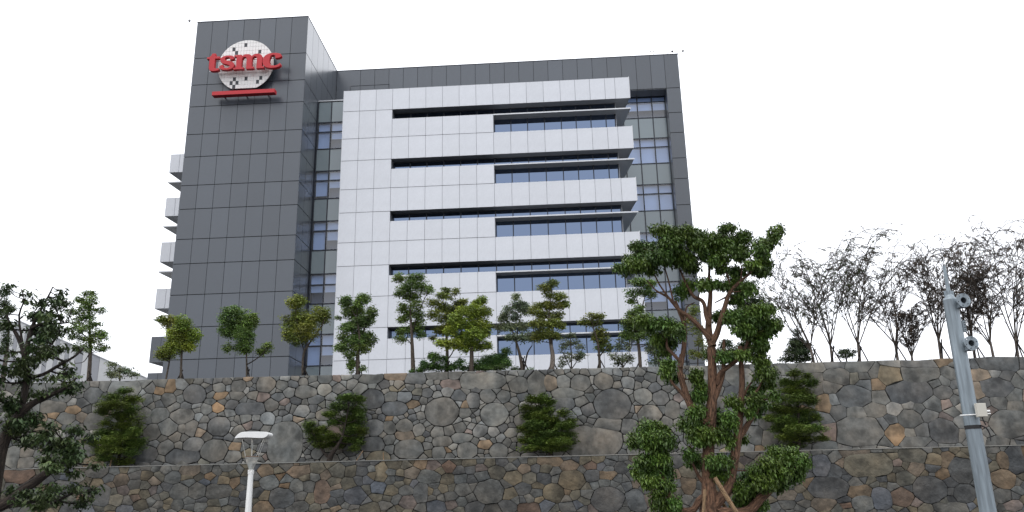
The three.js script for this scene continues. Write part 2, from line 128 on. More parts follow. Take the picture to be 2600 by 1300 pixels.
  t10: [[1.91,7.5,-39.7],[[0.0,0,0,0.087,0.0,0.34,0.0,0.076,-0.01,0.9,0.16,0.064,-0.06,1.57,0.32,0.046,-0.24,2.21,0.48,0.027],[0.0,0.85,0.0,0.034,0.17,1.07,0.17,0.027,0.4,1.29,0.35,0.019]],[[-0.27,2.8,0.17,0.34,0.17],[0.13,2.74,0.18,0.25,0.17],[-0.64,2.54,0.13,0.25,0.17],[-0.15,2.52,-0.18,0.4,0.17],[0.04,2.02,0.01,0.33,0.22],[-0.06,1.75,-0.08,0.27,0.24],[0.25,1.65,-0.27,0.36,0.24],[0.1,1.34,-0.26,0.31,0.2],[0.49,1.28,-0.12,0.15,0.18]]],
  s2: [[3.04,7.5,-40.0],[[0.0,0,0,0.044,0.0,0.38,-0.0,0.038,0.01,0.91,-0.12,0.023,0.01,1.59,-0.24,0.013],[0.01,0.38,0.0,0.027,0.36,0.86,0.19,0.017],[-0.02,0.38,0.0,0.027,-0.34,0.97,0.46,0.017]],[[0.01,1.63,-0.03,0.27,0.2],[-0.19,1.28,0.24,0.31,0.2],[0.21,1.26,0.27,0.27,0.2],[-0.43,0.88,0.25,0.24,0.22],[-0.04,0.74,-0.08,0.33,0.22],[0.35,0.77,-0.16,0.29,0.24],[-0.28,0.56,-0.15,0.2,0.13]]],
  t11: [[3.82,7.5,-39.5],[[0.0,0,0,0.108,0.0,0.29,-0.0,0.094,0.0,1.24,-0.07,0.083,-0.07,2.01,-0.15,0.065,0.21,2.9,-0.22,0.05,0.41,3.58,-0.3,0.027],[-0.06,1.92,-0.0,0.046,-0.27,2.37,-0.29,0.03],[0.22,2.95,0.0,0.038,0.03,3.55,0.12,0.023]],[[0.17,4.33,0.24,0.38,0.2],[0.7,4.26,0.19,0.25,0.22],[-0.13,3.88,-0.01,0.34,0.22],[0.41,3.9,0.09,0.38,0.22],[0.79,3.7,0.17,0.18,0.2],[-0.2,3.51,-0.23,0.22,0.13],[-0.24,2.83,0.09,0.33,0.2],[0.13,3.0,0.23,0.27,0.2],[-0.31,2.47,0.19,0.42,0.22],[0.31,2.44,0.17,0.42,0.27],[-0.5,2.25,-0.01,0.27,0.22],[-0.12,2.01,-0.27,0.53,0.24],[0.54,1.9,0.16,0.31,0.26],[-0.52,1.8,-0.09,0.29,0.22],[0.08,1.69,0.23,0.48,0.2],[0.68,1.44,0.26,0.22,0.2]]],
  s4: [[4.73,7.5,-40.1],[[0.0,0,0,0.044,0.0,0.24,-0.0,0.038,0.13,1.12,-0.05,0.023,0.11,1.75,-0.1,0.013]],[[0.02,1.4,-0.08,0.48,0.27],[0.19,0.99,0.39,0.55,0.31],[-0.28,1.07,0.13,0.34,0.31],[0.47,1.11,-0.18,0.31,0.27],[-0.04,0.65,-0.24,0.41,0.2]]],
  s5: [[6.65,7.5,-40.3],[[0.0,0,0,0.044,0.0,0.35,-0.0,0.038,0.16,1.37,-0.18,0.023,0.28,2.07,-0.35,0.013]],[[0.05,2.07,0.25,0.38,0.31],[0.17,1.51,0.17,0.31,0.27],[-0.15,0.97,-0.2,0.27,0.27],[0.17,0.75,0.18,0.34,0.2],[0.47,1.09,0.27,0.27,0.34],[0.09,3.06,0.09,0.28,0.24],[-0.21,2.64,-0.08,0.35,0.35]]],
  t12: [[9.89,7.5,-40.7],[[0.0,0,0,0.11,0.0,0.48,0.0,0.096,0.09,1.34,0.02,0.077,0.19,2.39,0.05,0.058]],[[0.01,3.61,-0.37,0.63,0.35],[-0.5,3.34,-0.38,0.49,0.28],[0.43,3.02,0.31,0.42,0.28],[-0.49,4.21,0.1,0.42,0.32],[-0.79,3.93,0.02,0.42,0.35],[-0.19,1.14,0.29,0.41,0.31],[-1.44,0.84,-0.07,0.62,0.34],[-2.18,0.86,0.25,0.41,0.28],[-1.73,1.33,0.2,0.38,0.31]]],
  t21: [[-23.36,7.5,-39.7],[[0.0,0,0,0.124,0.0,0.49,-0.0,0.107,-0.15,1.89,-0.1,0.087,-0.4,3.21,-0.19,0.052,-0.62,4.56,-0.29,0.024],[-0.17,1.77,-0.0,0.024,-0.44,1.47,-0.12,0.02,-0.97,1.42,-0.25,0.014]],[[-0.59,4.92,-0.12,0.33,0.18],[-1.09,4.64,-0.15,0.26,0.18],[-0.31,4.5,0.05,0.31,0.22],[-0.74,4.38,-0.13,0.26,0.17],[-0.61,4.11,-0.06,0.48,0.2],[0.02,4.04,-0.21,0.26,0.17],[-1.13,3.9,0.24,0.37,0.2],[-0.56,3.71,-0.11,0.48,0.21],[-0.98,3.45,-0.02,0.35,0.17],[-0.11,3.29,0.05,0.37,0.18],[-0.56,3.0,0.36,0.56,0.22],[0.17,2.84,-0.05,0.37,0.22],[-0.77,2.61,0.26,0.39,0.19],[-0.22,2.46,0.0,0.52,0.24],[0.47,2.61,0.02,0.24,0.22],[-0.35,2.07,0.02,0.47,0.15],[0.3,2.18,-0.27,0.34,0.18],[0.5,2.0,-0.03,0.19,0.12],[-0.99,2.23,-0.18,0.22,0.17]]],
  t22: [[-28.36,7.5,-40.5],[[0.0,0,0,0.139,0.0,0.96,-0.0,0.121,-0.19,2.2,-0.25,0.101,-0.45,3.55,-0.5,0.053]],[[-0.54,5.25,0.17,0.29,0.18],[-0.7,4.8,-0.18,0.31,0.27],[-0.22,4.46,-0.01,0.34,0.22],[-0.55,4.2,0.14,0.4,0.27],[-0.36,3.55,0.04,0.4,0.31],[-0.19,2.82,-0.1,0.27,0.35],[-0.29,2.29,0.01,0.22,0.26]]],
  s6: [[-21.98,7.5,-40.1],[[0.0,0,0,0.045,0.0,0.55,0.0,0.039,-0.05,0.96,0.06,0.02]],[[-0.39,1.23,0.16,0.3,0.18],[-0.05,1.01,-0.24,0.39,0.21],[-0.48,0.85,0.03,0.26,0.17],[0.26,0.95,-0.14,0.3,0.19],[0.59,0.77,-0.12,0.3,0.15],[-0.19,0.71,0.17,0.39,0.15]]],
  s7: [[-24.69,7.5,-39.9],[[0.0,0,0,0.045,0.0,0.63,0.0,0.039,-0.05,1.02,0.01,0.02]],[[-0.12,0.85,0.03,0.3,0.17],[0.41,0.83,0.15,0.24,0.13],[0.17,0.67,0.25,0.39,0.15],[-0.36,0.68,-0.03,0.26,0.15],[0.74,0.67,0.06,0.21,0.11]]],
  h1: [[-5.71,7.5,-39.8],[[0.0,0,0,0.022,0.0,0.37,0.0,0.019,-0.0,0.53,0.01,0.015]],[[-1.08,0.5,0.01,0.27,0.12],[-0.77,0.62,0.11,0.29,0.18],[-0.41,0.66,-0.03,0.31,0.2],[-0.05,0.62,0.02,0.31,0.19],[0.31,0.57,-0.01,0.31,0.16],[0.67,0.6,0.25,0.27,0.18],[1.03,0.52,0.11,0.24,0.16],[-0.9,0.78,0.21,0.18,0.13],[-0.32,1.04,0.25,0.31,0.2],[-0.54,1.22,-0.13,0.18,0.13],[0.09,0.98,0.03,0.22,0.18],[0.94,0.77,0.25,0.22,0.18],[-1.44,0.42,0.19,0.22,0.06]]],
  h2: [[-3.31,7.5,-39.8],[[0.0,0,0,0.022,0.0,0.37,-0.0,0.019,0.0,0.55,-0.36,0.015]],[[-0.94,0.57,-0.21,0.31,0.22],[-0.62,0.65,-0.03,0.36,0.27],[-0.22,0.78,-0.26,0.38,0.31],[0.14,0.85,-0.16,0.38,0.31],[0.54,0.93,-0.24,0.31,0.31],[0.76,0.66,0.09,0.27,0.22],[-0.27,0.46,0.24,0.53,0.13],[0.36,0.44,0.31,0.49,0.13],[1.11,0.42,-0.19,0.24,0.12],[0.73,1.28,0.12,0.27,0.2],[1.87,0.35,0.09,0.16,0.05],[1.56,0.34,-0.2,0.18,0.04]]],
  e1: [[11.36,7.5,-40.3],[[0.0,0,0,0.065,0.0,0.4,0.0,0.057,0.08,1.08,0.19,0.038,0.13,1.76,0.39,0.019]],[[0.1,1.73,0.26,0.18,0.18],[0.15,1.42,-0.16,0.34,0.21],[-0.11,1.14,0.25,0.34,0.22],[0.34,1.18,-0.06,0.34,0.22],[0.62,1.17,-0.01,0.18,0.16],[-0.31,0.81,0.31,0.39,0.24],[0.13,0.79,0.24,0.45,0.24],[0.52,0.84,-0.19,0.25,0.24],[-0.5,0.56,-0.04,0.34,0.14],[0.04,0.51,0.01,0.56,0.12],[0.54,0.53,-0.09,0.25,0.12]]],
  e2: [[13.72,7.5,-40.3],[[0.0,0,0,0.043,0.0,0.41,-0.0,0.038,0.06,0.89,-0.31,0.019]],[[0.03,0.86,-0.1,0.21,0.13],[-0.2,0.73,0.12,0.2,0.16],[0.29,0.71,-0.27,0.21,0.13],[0.05,0.58,0.03,0.33,0.12],[0.47,0.82,-0.03,0.1,0.1]]],
  l1: [[-19.66,3.5,-36.5],[[-0.0,0,0,0.1,-0.0,0.11,-0.0,0.087,-0.05,0.68,-0.15,0.07,-0.14,1.93,-0.29,0.044,-0.14,3.15,-0.44,0.018]],[[-0.16,3.38,-0.09,0.25,0.17],[0.24,3.39,0.07,0.12,0.12],[-0.49,3.09,0.01,0.47,0.22],[0.14,3.0,-0.3,0.45,0.22],[-0.23,2.66,0.54,0.69,0.25],[0.4,2.5,0.16,0.3,0.22],[-0.82,2.44,0.26,0.3,0.17],[-0.19,2.27,-0.3,0.74,0.25],[-0.81,1.95,-0.13,0.3,0.17],[-0.03,1.83,-0.3,0.64,0.22],[0.67,1.47,0.16,0.32,0.19],[-0.8,1.51,-0.23,0.64,0.24],[0.01,1.44,-0.3,0.59,0.24],[0.96,1.13,-0.04,0.2,0.14],[-1.06,1.18,0.31,0.47,0.22],[-0.25,1.11,0.35,0.69,0.24],[0.47,1.0,-0.21,0.54,0.22],[-0.91,0.8,-0.22,0.39,0.21],[-0.15,0.73,0.43,0.63,0.24],[0.51,0.62,0.04,0.34,0.17],[-0.56,0.41,0.17,0.54,0.18],[0.06,0.25,-0.3,0.49,0.15],[-1.35,1.05,-0.25,0.2,0.15]]],
  l2: [[-10.28,3.5,-36.85],[[0.0,0,0,0.139,0.0,0.08,0.0,0.121,0.09,0.4,0.04,0.113,0.29,0.67,0.09,0.087,0.58,1.19,0.13,0.052,0.8,2.3,0.17,0.026],[0.04,0.25,-0.0,0.069,-0.23,0.48,-0.03,0.052,-0.5,0.81,-0.07,0.028]],[[0.52,2.83,-0.25,0.36,0.18],[0.94,2.76,0.27,0.39,0.22],[1.31,2.7,0.08,0.23,0.17],[0.32,2.42,0.19,0.39,0.22],[0.96,2.3,-0.3,0.49,0.25],[0.02,2.09,0.21,0.36,0.19],[0.76,1.84,-0.3,0.59,0.25],[1.39,1.93,0.2,0.23,0.22],[0.14,1.76,-0.03,0.26,0.18],[0.99,1.43,-0.14,0.54,0.25],[1.41,1.32,0.03,0.26,0.25],[-0.85,1.63,0.24,0.28,0.19],[-0.48,1.42,-0.13,0.36,0.21],[-0.72,1.12,-0.21,0.36,0.22],[-0.04,1.1,0.02,0.49,0.25],[0.64,1.04,-0.24,0.57,0.23],[1.21,0.92,-0.22,0.28,0.23],[-0.45,0.76,-0.24,0.44,0.17],[0.18,0.8,-0.3,0.44,0.17],[1.07,0.62,-0.17,0.23,0.15],[-1.0,1.43,-0.11,0.18,0.14]]],
  l3: [[-0.55,3.5,-37.2],[[0.0,0,0,0.139,0.0,0.03,-0.0,0.12,-0.01,0.57,-0.06,0.095,-0.16,1.38,-0.12,0.061,-0.44,2.3,-0.18,0.026],[0.01,0.38,0.0,0.052,0.39,0.96,0.12,0.035,0.73,1.66,0.24,0.017]],[[-0.74,2.57,-0.12,0.31,0.18],[-0.33,2.53,0.0,0.39,0.22],[0.03,2.39,-0.18,0.28,0.19],[-1.01,2.19,-0.09,0.31,0.18],[-0.5,2.1,-0.3,0.46,0.23],[-0.08,2.04,-0.14,0.31,0.21],[-0.87,1.81,-0.3,0.41,0.2],[-0.35,1.69,0.18,0.49,0.23],[0.63,1.87,0.03,0.31,0.2],[0.21,1.62,-0.19,0.39,0.22],[0.93,1.55,-0.01,0.26,0.17],[-0.62,1.39,0.36,0.51,0.22],[0.05,1.33,-0.3,0.49,0.23],[0.71,1.31,0.22,0.44,0.22],[-1.14,1.26,-0.04,0.33,0.18],[-0.68,1.04,-0.0,0.49,0.22],[-0.02,0.97,0.29,0.54,0.21],[0.75,0.95,-0.07,0.43,0.21],[-1.1,0.75,0.0,0.41,0.2],[-0.44,0.69,0.17,0.56,0.21],[0.33,0.62,0.45,0.59,0.21],[0.94,0.65,-0.09,0.23,0.16],[-0.85,0.4,0.24,0.46,0.15],[-0.04,0.38,0.19,0.56,0.16],[0.62,0.36,0.08,0.36,0.14]]],
  l4: [[10.18,3.5,-37.4],[[0.0,0,0,0.118,0.0,0.11,-0.0,0.102,0.08,0.71,-0.03,0.086,0.2,1.82,-0.06,0.052,0.23,2.94,-0.09,0.026]],[[0.22,3.37,-0.09,0.34,0.18],[0.83,3.26,-0.25,0.23,0.16],[-0.16,3.01,-0.21,0.34,0.18],[0.39,2.93,-0.3,0.45,0.23],[0.9,2.92,0.13,0.26,0.18],[-0.03,2.66,-0.16,0.4,0.2],[0.51,2.53,-0.29,0.54,0.24],[-0.57,2.29,-0.23,0.34,0.18],[0.03,2.21,0.29,0.54,0.24],[0.69,2.14,0.21,0.34,0.24],[-0.84,1.9,0.1,0.37,0.19],[-0.24,1.77,-0.22,0.62,0.25],[0.52,1.64,-0.2,0.48,0.25],[-1.06,1.46,-0.12,0.31,0.18],[-0.46,1.33,-0.04,0.59,0.25],[0.3,1.26,-0.3,0.59,0.25],[0.93,1.41,-0.03,0.25,0.2],[-0.66,1.01,-0.16,0.42,0.21],[-0.02,0.88,0.5,0.67,0.23],[0.76,0.92,0.32,0.42,0.2],[-0.43,0.62,0.04,0.5,0.2],[0.27,0.55,-0.27,0.67,0.2],[0.98,0.5,0.26,0.31,0.12],[-0.09,0.28,-0.17,0.56,0.14]]],
  big: [[3.26,1.17,-20.0],[[0.01,0,0,0.289,0.01,0.08,-0.0,0.251,0.04,0.45,-0.01,0.18,0.07,1.02,-0.02,0.146,0.13,1.59,-0.03,0.138,0.23,2.18,-0.04,0.13,0.32,2.78,-0.05,0.121,0.39,3.45,-0.06,0.108,0.42,4.01,-0.07,0.1],[0.44,4.0,-0.0,0.1,0.41,4.14,-0.04,0.095,0.39,4.38,-0.07,0.086,0.45,4.87,-0.11,0.067,0.53,5.36,-0.14,0.053,0.53,5.68,-0.18,0.039,0.6,6.15,-0.21,0.024,0.68,6.59,-0.25,0.015],[0.39,4.17,-0.0,0.076,0.29,4.35,-0.01,0.062,0.12,4.56,-0.01,0.058,-0.06,4.76,-0.02,0.053,-0.26,4.91,-0.03,0.048,-0.41,5.11,-0.04,0.039,-0.54,5.28,-0.04,0.033,-0.8,5.45,-0.05,0.021,-1.02,5.74,-0.06,0.014],[-0.54,5.28,-0.0,0.025,-0.72,5.59,-0.0,0.019,-0.87,5.92,-0.01,0.014,-1.14,6.07,-0.01,0.01],[-0.41,5.11,0.0,0.025,-0.48,5.61,0.0,0.019,-0.58,6.09,0.0,0.014,-0.73,6.46,0.0,0.01],[0.41,4.52,-0.0,0.057,0.35,4.8,-0.02,0.053,0.34,5.05,-0.04,0.048,0.28,5.17,-0.06,0.048,0.11,5.27,-0.07,0.043,-0.0,5.49,-0.09,0.035,-0.12,5.82,-0.11,0.027,-0.2,6.11,-0.13,0.02,-0.27,6.44,-0.15,0.012],[0.44,4.1,0.0,0.086,0.58,4.34,0.0,0.076,0.68,4.61,0.0,0.067,0.82,4.96,0.0,0.062,0.98,5.34,0.0,0.052,1.26,5.6,0.0,0.039,1.57,5.84,0.0,0.025,1.88,6.17,0.0,0.016,2.11,6.64,0.0,0.01],[0.98,5.34,-0.0,0.033,0.99,5.7,-0.08,0.023,0.91,6.14,-0.17,0.016,0.85,6.58,-0.25,0.01],[0.93,5.24,-0.0,0.025,0.76,5.17,-0.06,0.019,0.61,5.11,-0.12,0.014],[1.26,5.6,-0.0,0.023,1.35,5.98,-0.1,0.016,1.28,6.38,-0.21,0.01],[0.21,2.12,-0.0,0.12,0.01,2.31,-0.01,0.102,-0.2,2.61,-0.02,0.089,-0.31,3.01,-0.03,0.08,-0.38,3.44,-0.04,0.071,-0.3,3.84,-0.05,0.062],[-0.37,3.51,-0.0,0.061,-0.3,3.75,-0.05,0.062,-0.2,4.23,-0.09,0.062,-0.19,4.68,-0.14,0.058,-0.26,4.93,-0.18,0.048,-0.33,5.21,-0.23,0.039],[-0.17,4.64,-0.0,0.029,-0.08,5.03,-0.12,0.019,0.14,5.16,-0.24,0.012],[-0.25,2.7,-0.0,0.047,-0.44,2.98,-0.03,0.041,-0.57,3.14,-0.07,0.034,-0.68,3.42,-0.1,0.023],[-0.36,3.65,-0.0,0.043,-0.51,3.86,-0.04,0.043,-0.63,4.02,-0.09,0.038,-0.63,4.24,-0.13,0.019],[0.07,0.28,0.0,0.153,0.26,0.46,0.0,0.135,0.45,0.65,0.01,0.127,0.63,1.12,0.01,0.114,0.78,1.69,0.02,0.11,0.86,2.05,0.02,0.092,0.94,2.46,0.03,0.079,1.05,3.15,0.03,0.07,1.07,3.64,0.04,0.061,1.09,3.98,0.04,0.057],[0.81,1.81,0.0,0.074,0.95,1.95,0.0,0.074,1.14,2.22,0.01,0.065,1.31,2.43,0.01,0.051,1.4,2.69,0.01,0.028],[0.97,2.46,0.0,0.037,1.06,2.67,0.04,0.037,1.36,2.9,0.08,0.028,1.51,3.17,0.13,0.019],[1.04,2.76,0.0,0.028,1.17,3.0,0.04,0.024,1.39,3.23,0.08,0.017],[1.07,3.55,0.0,0.042,1.15,3.8,0.04,0.042,1.27,4.07,0.07,0.038,1.38,4.26,0.11,0.029],[0.47,3.08,0.0,0.056,0.53,3.32,0.05,0.056,0.72,3.47,0.09,0.057,0.95,3.62,0.14,0.047,1.08,3.7,0.19,0.047],[0.35,2.69,-0.0,0.065,0.49,2.99,-0.01,0.066,0.64,3.38,-0.03,0.056,0.69,3.81,-0.04,0.047,0.74,4.18,-0.06,0.033],[0.19,0.16,-0.0,0.162,0.58,0.16,-0.02,0.126,0.9,0.2,-0.03,0.117,1.22,0.48,-0.05,0.108,1.5,0.7,-0.07,0.081,1.72,1.03,-0.09,0.045],[0.03,0.34,0.0,0.108,-0.14,0.51,0.03,0.081,-0.34,0.26,0.06,0.081,-0.63,0.24,0.09,0.081,-0.77,0.35,0.12,0.072,-0.91,0.61,0.15,0.068,-0.99,0.93,0.18,0.046,-1.14,1.28,0.21,0.037,-1.17,1.74,0.24,0.028],[0.01,0.79,-0.0,0.054,-0.11,0.93,-0.06,0.045,-0.22,1.2,-0.12,0.033,-0.3,1.43,-0.18,0.018]],[[-1.29,2.1,0.23,0.27,0.17],[-1.03,2.04,0.14,0.29,0.2],[-1.46,1.87,-0.46,0.26,0.2],[-1.17,1.8,0.35,0.36,0.23],[-0.9,1.8,0.4,0.26,0.23],[-1.06,1.6,0.13,0.27,0.14],[-1.37,1.37,0.24,0.28,0.14],[-1.05,1.39,0.31,0.28,0.16],[-1.45,1.14,-0.36,0.24,0.19],[-1.16,1.1,0.02,0.36,0.22],[-0.89,1.1,0.0,0.21,0.24],[-1.32,0.88,0.34,0.24,0.13],[-0.97,0.81,0.31,0.24,0.12],[-1.19,0.59,0.33,0.18,0.11],[-1.03,0.39,0.08,0.29,0.13],[-0.79,0.41,0.4,0.13,0.15],[-0.81,0.21,0.18,0.24,0.12],[-0.16,2.43,0.19,0.24,0.15],[0.15,2.48,-0.27,0.33,0.18],[0.44,2.41,-0.47,0.24,0.18],[-0.29,2.22,-0.37,0.23,0.18],[-0.0,2.16,-0.14,0.33,0.23],[0.36,2.15,-0.4,0.33,0.23],[0.6,2.23,0.34,0.18,0.23],[-0.2,1.93,0.06,0.2,0.17],[0.15,1.89,0.13,0.36,0.2],[0.52,1.94,0.13,0.18,0.17],[-0.09,1.78,0.18,0.17,0.11],[-0.3,1.49,-0.01,0.19,0.11],[-0.13,1.34,-0.5,0.25,0.13],[0.22,1.3,0.3,0.28,0.14],[0.43,1.3,0.25,0.16,0.16],[0.2,1.07,0.0,0.22,0.15],[0.43,1.01,0.04,0.13,0.12],[1.55,3.57,0.16,0.23,0.14],[1.8,3.37,-0.44,0.21,0.15],[1.52,3.29,0.24,0.26,0.17],[1.71,3.13,-0.25,0.18,0.14],[1.4,2.96,-0.43,0.24,0.18],[1.49,2.68,-0.24,0.23,0.2],[1.24,2.66,0.23,0.2,0.18],[1.31,2.45,-0.3,0.21,0.13],[1.1,2.4,0.24,0.13,0.1],[1.64,2.74,0.48,0.14,0.12],[1.65,1.5,-0.01,0.22,0.12],[2.0,1.49,-0.12,0.25,0.12],[1.8,1.29,-0.02,0.39,0.18],[2.21,1.25,0.19,0.18,0.18],[1.44,1.21,0.27,0.28,0.15],[1.11,1.11,0.12,0.25,0.13],[1.63,1.04,0.15,0.35,0.18],[2.03,0.97,-0.43,0.28,0.18],[2.19,1.08,-0.36,0.15,0.15],[0.97,0.88,-0.25,0.28,0.16],[1.28,0.82,0.25,0.29,0.19],[1.69,0.78,-0.2,0.26,0.14],[0.8,0.66,0.07,0.22,0.18],[1.05,0.54,-0.49,0.32,0.22],[0.83,0.37,-0.44,0.22,0.16],[1.2,0.34,-0.23,0.2,0.16],[0.74,2.68,0.17,0.17,0.13],[0.85,2.58,0.19,0.13,0.09],[0.6,1.7,0.18,0.1,0.13],[1.01,1.83,-0.21,0.08,0.11],[-0.02,3.31,0.02,0.17,0.16],[0.05,3.09,-0.04,0.17,0.14],[-0.0,2.85,-0.03,0.2,0.16],[0.16,2.93,-0.38,0.12,0.15],[-0.71,3.51,0.4,0.22,0.14],[-0.57,3.35,-0.3,0.18,0.14],[-0.78,3.33,0.48,0.14,0.09],[-0.63,6.87,0.44,0.27,0.11],[-0.96,6.69,-0.49,0.3,0.12],[-1.21,6.63,-0.04,0.17,0.09],[-0.35,6.78,0.32,0.28,0.15],[-0.07,6.77,0.47,0.21,0.15],[0.25,6.9,-0.05,0.25,0.13],[0.42,6.78,-0.23,0.18,0.15],[-0.86,6.5,-0.29,0.34,0.15],[-0.48,6.49,0.45,0.32,0.17],[-0.14,6.44,-0.29,0.25,0.18],[-0.33,6.22,0.08,0.26,0.15],[-1.33,6.34,-0.36,0.23,0.13],[-1.06,6.25,0.02,0.28,0.13],[-0.71,6.17,0.46,0.32,0.13],[-1.52,6.13,-0.37,0.19,0.11],[-1.25,6.04,0.32,0.3,0.11],[-0.94,5.99,0.01,0.25,0.1],[-1.7,5.97,0.39,0.16,0.07],[-0.09,6.18,0.2,0.25,0.16],[0.15,6.1,-0.27,0.19,0.15],[0.22,6.5,0.4,0.21,0.18],[1.07,7.02,-0.01,0.19,0.09],[0.81,6.88,-0.48,0.28,0.14],[1.15,6.83,-0.5,0.28,0.15],[1.42,6.74,-0.01,0.21,0.15],[0.62,6.67,-0.05,0.3,0.15],[0.99,6.58,-0.2,0.32,0.16],[1.43,6.48,-0.36,0.19,0.16],[0.52,6.37,-0.16,0.21,0.15],[0.82,6.29,-0.19,0.23,0.13],[1.17,6.24,0.34,0.26,0.15],[1.28,5.98,-0.5,0.23,0.13],[0.6,6.08,0.25,0.17,0.1],[2.16,6.79,0.34,0.18,0.09],[1.97,6.68,-0.38,0.19,0.12],[2.1,6.57,0.43,0.14,0.13],[1.88,6.43,0.21,0.19,0.13],[1.72,6.25,0.4,0.17,0.13],[1.93,6.28,-0.21,0.14,0.13],[1.69,6.0,-0.13,0.23,0.13],[1.94,6.03,-0.11,0.17,0.11],[1.48,5.9,0.5,0.17,0.1],[1.78,5.82,0.09,0.19,0.1],[0.87,6.0,-0.14,0.17,0.09],[0.86,5.53,-0.07,0.17,0.08],[1.14,5.62,-0.23,0.21,0.11],[1.37,5.54,-0.46,0.19,0.12],[1.21,5.26,-0.4,0.21,0.11],[1.38,5.33,0.34,0.14,0.14],[0.42,5.65,-0.22,0.17,0.1],[0.27,5.44,0.44,0.14,0.11],[0.0,5.6,-0.25,0.17,0.14],[-0.18,5.46,-0.24,0.16,0.14],[0.62,5.57,0.01,0.14,0.1],[0.82,4.82,-0.31,0.29,0.12],[1.19,4.81,-0.13,0.29,0.13],[1.56,4.76,0.46,0.29,0.14],[0.97,4.6,0.39,0.32,0.15],[1.37,4.52,0.31,0.34,0.16],[1.74,4.54,0.13,0.24,0.14],[1.9,4.43,0.42,0.15,0.14],[1.11,4.32,0.44,0.27,0.13],[1.47,4.24,0.05,0.31,0.15],[1.75,4.3,0.22,0.17,0.12],[1.35,4.04,-0.45,0.24,0.14],[1.54,3.96,0.23,0.19,0.16],[1.46,3.76,-0.05,0.16,0.09],[-0.76,4.56,0.25,0.24,0.14],[-0.5,4.48,0.15,0.26,0.16],[-0.85,4.32,-0.22,0.21,0.17],[-0.58,4.24,-0.45,0.32,0.2],[-0.41,4.27,0.43,0.15,0.17],[-0.67,4.0,-0.38,0.19,0.1],[-1.16,4.71,-0.03,0.24,0.12],[-1.0,4.6,-0.16,0.17,0.12],[0.86,3.81,-0.2,0.25,0.12],[0.65,3.72,0.24,0.2,0.12],[1.05,3.71,0.48,0.2,0.1],[0.4,3.86,-0.24,0.14,0.12]]],
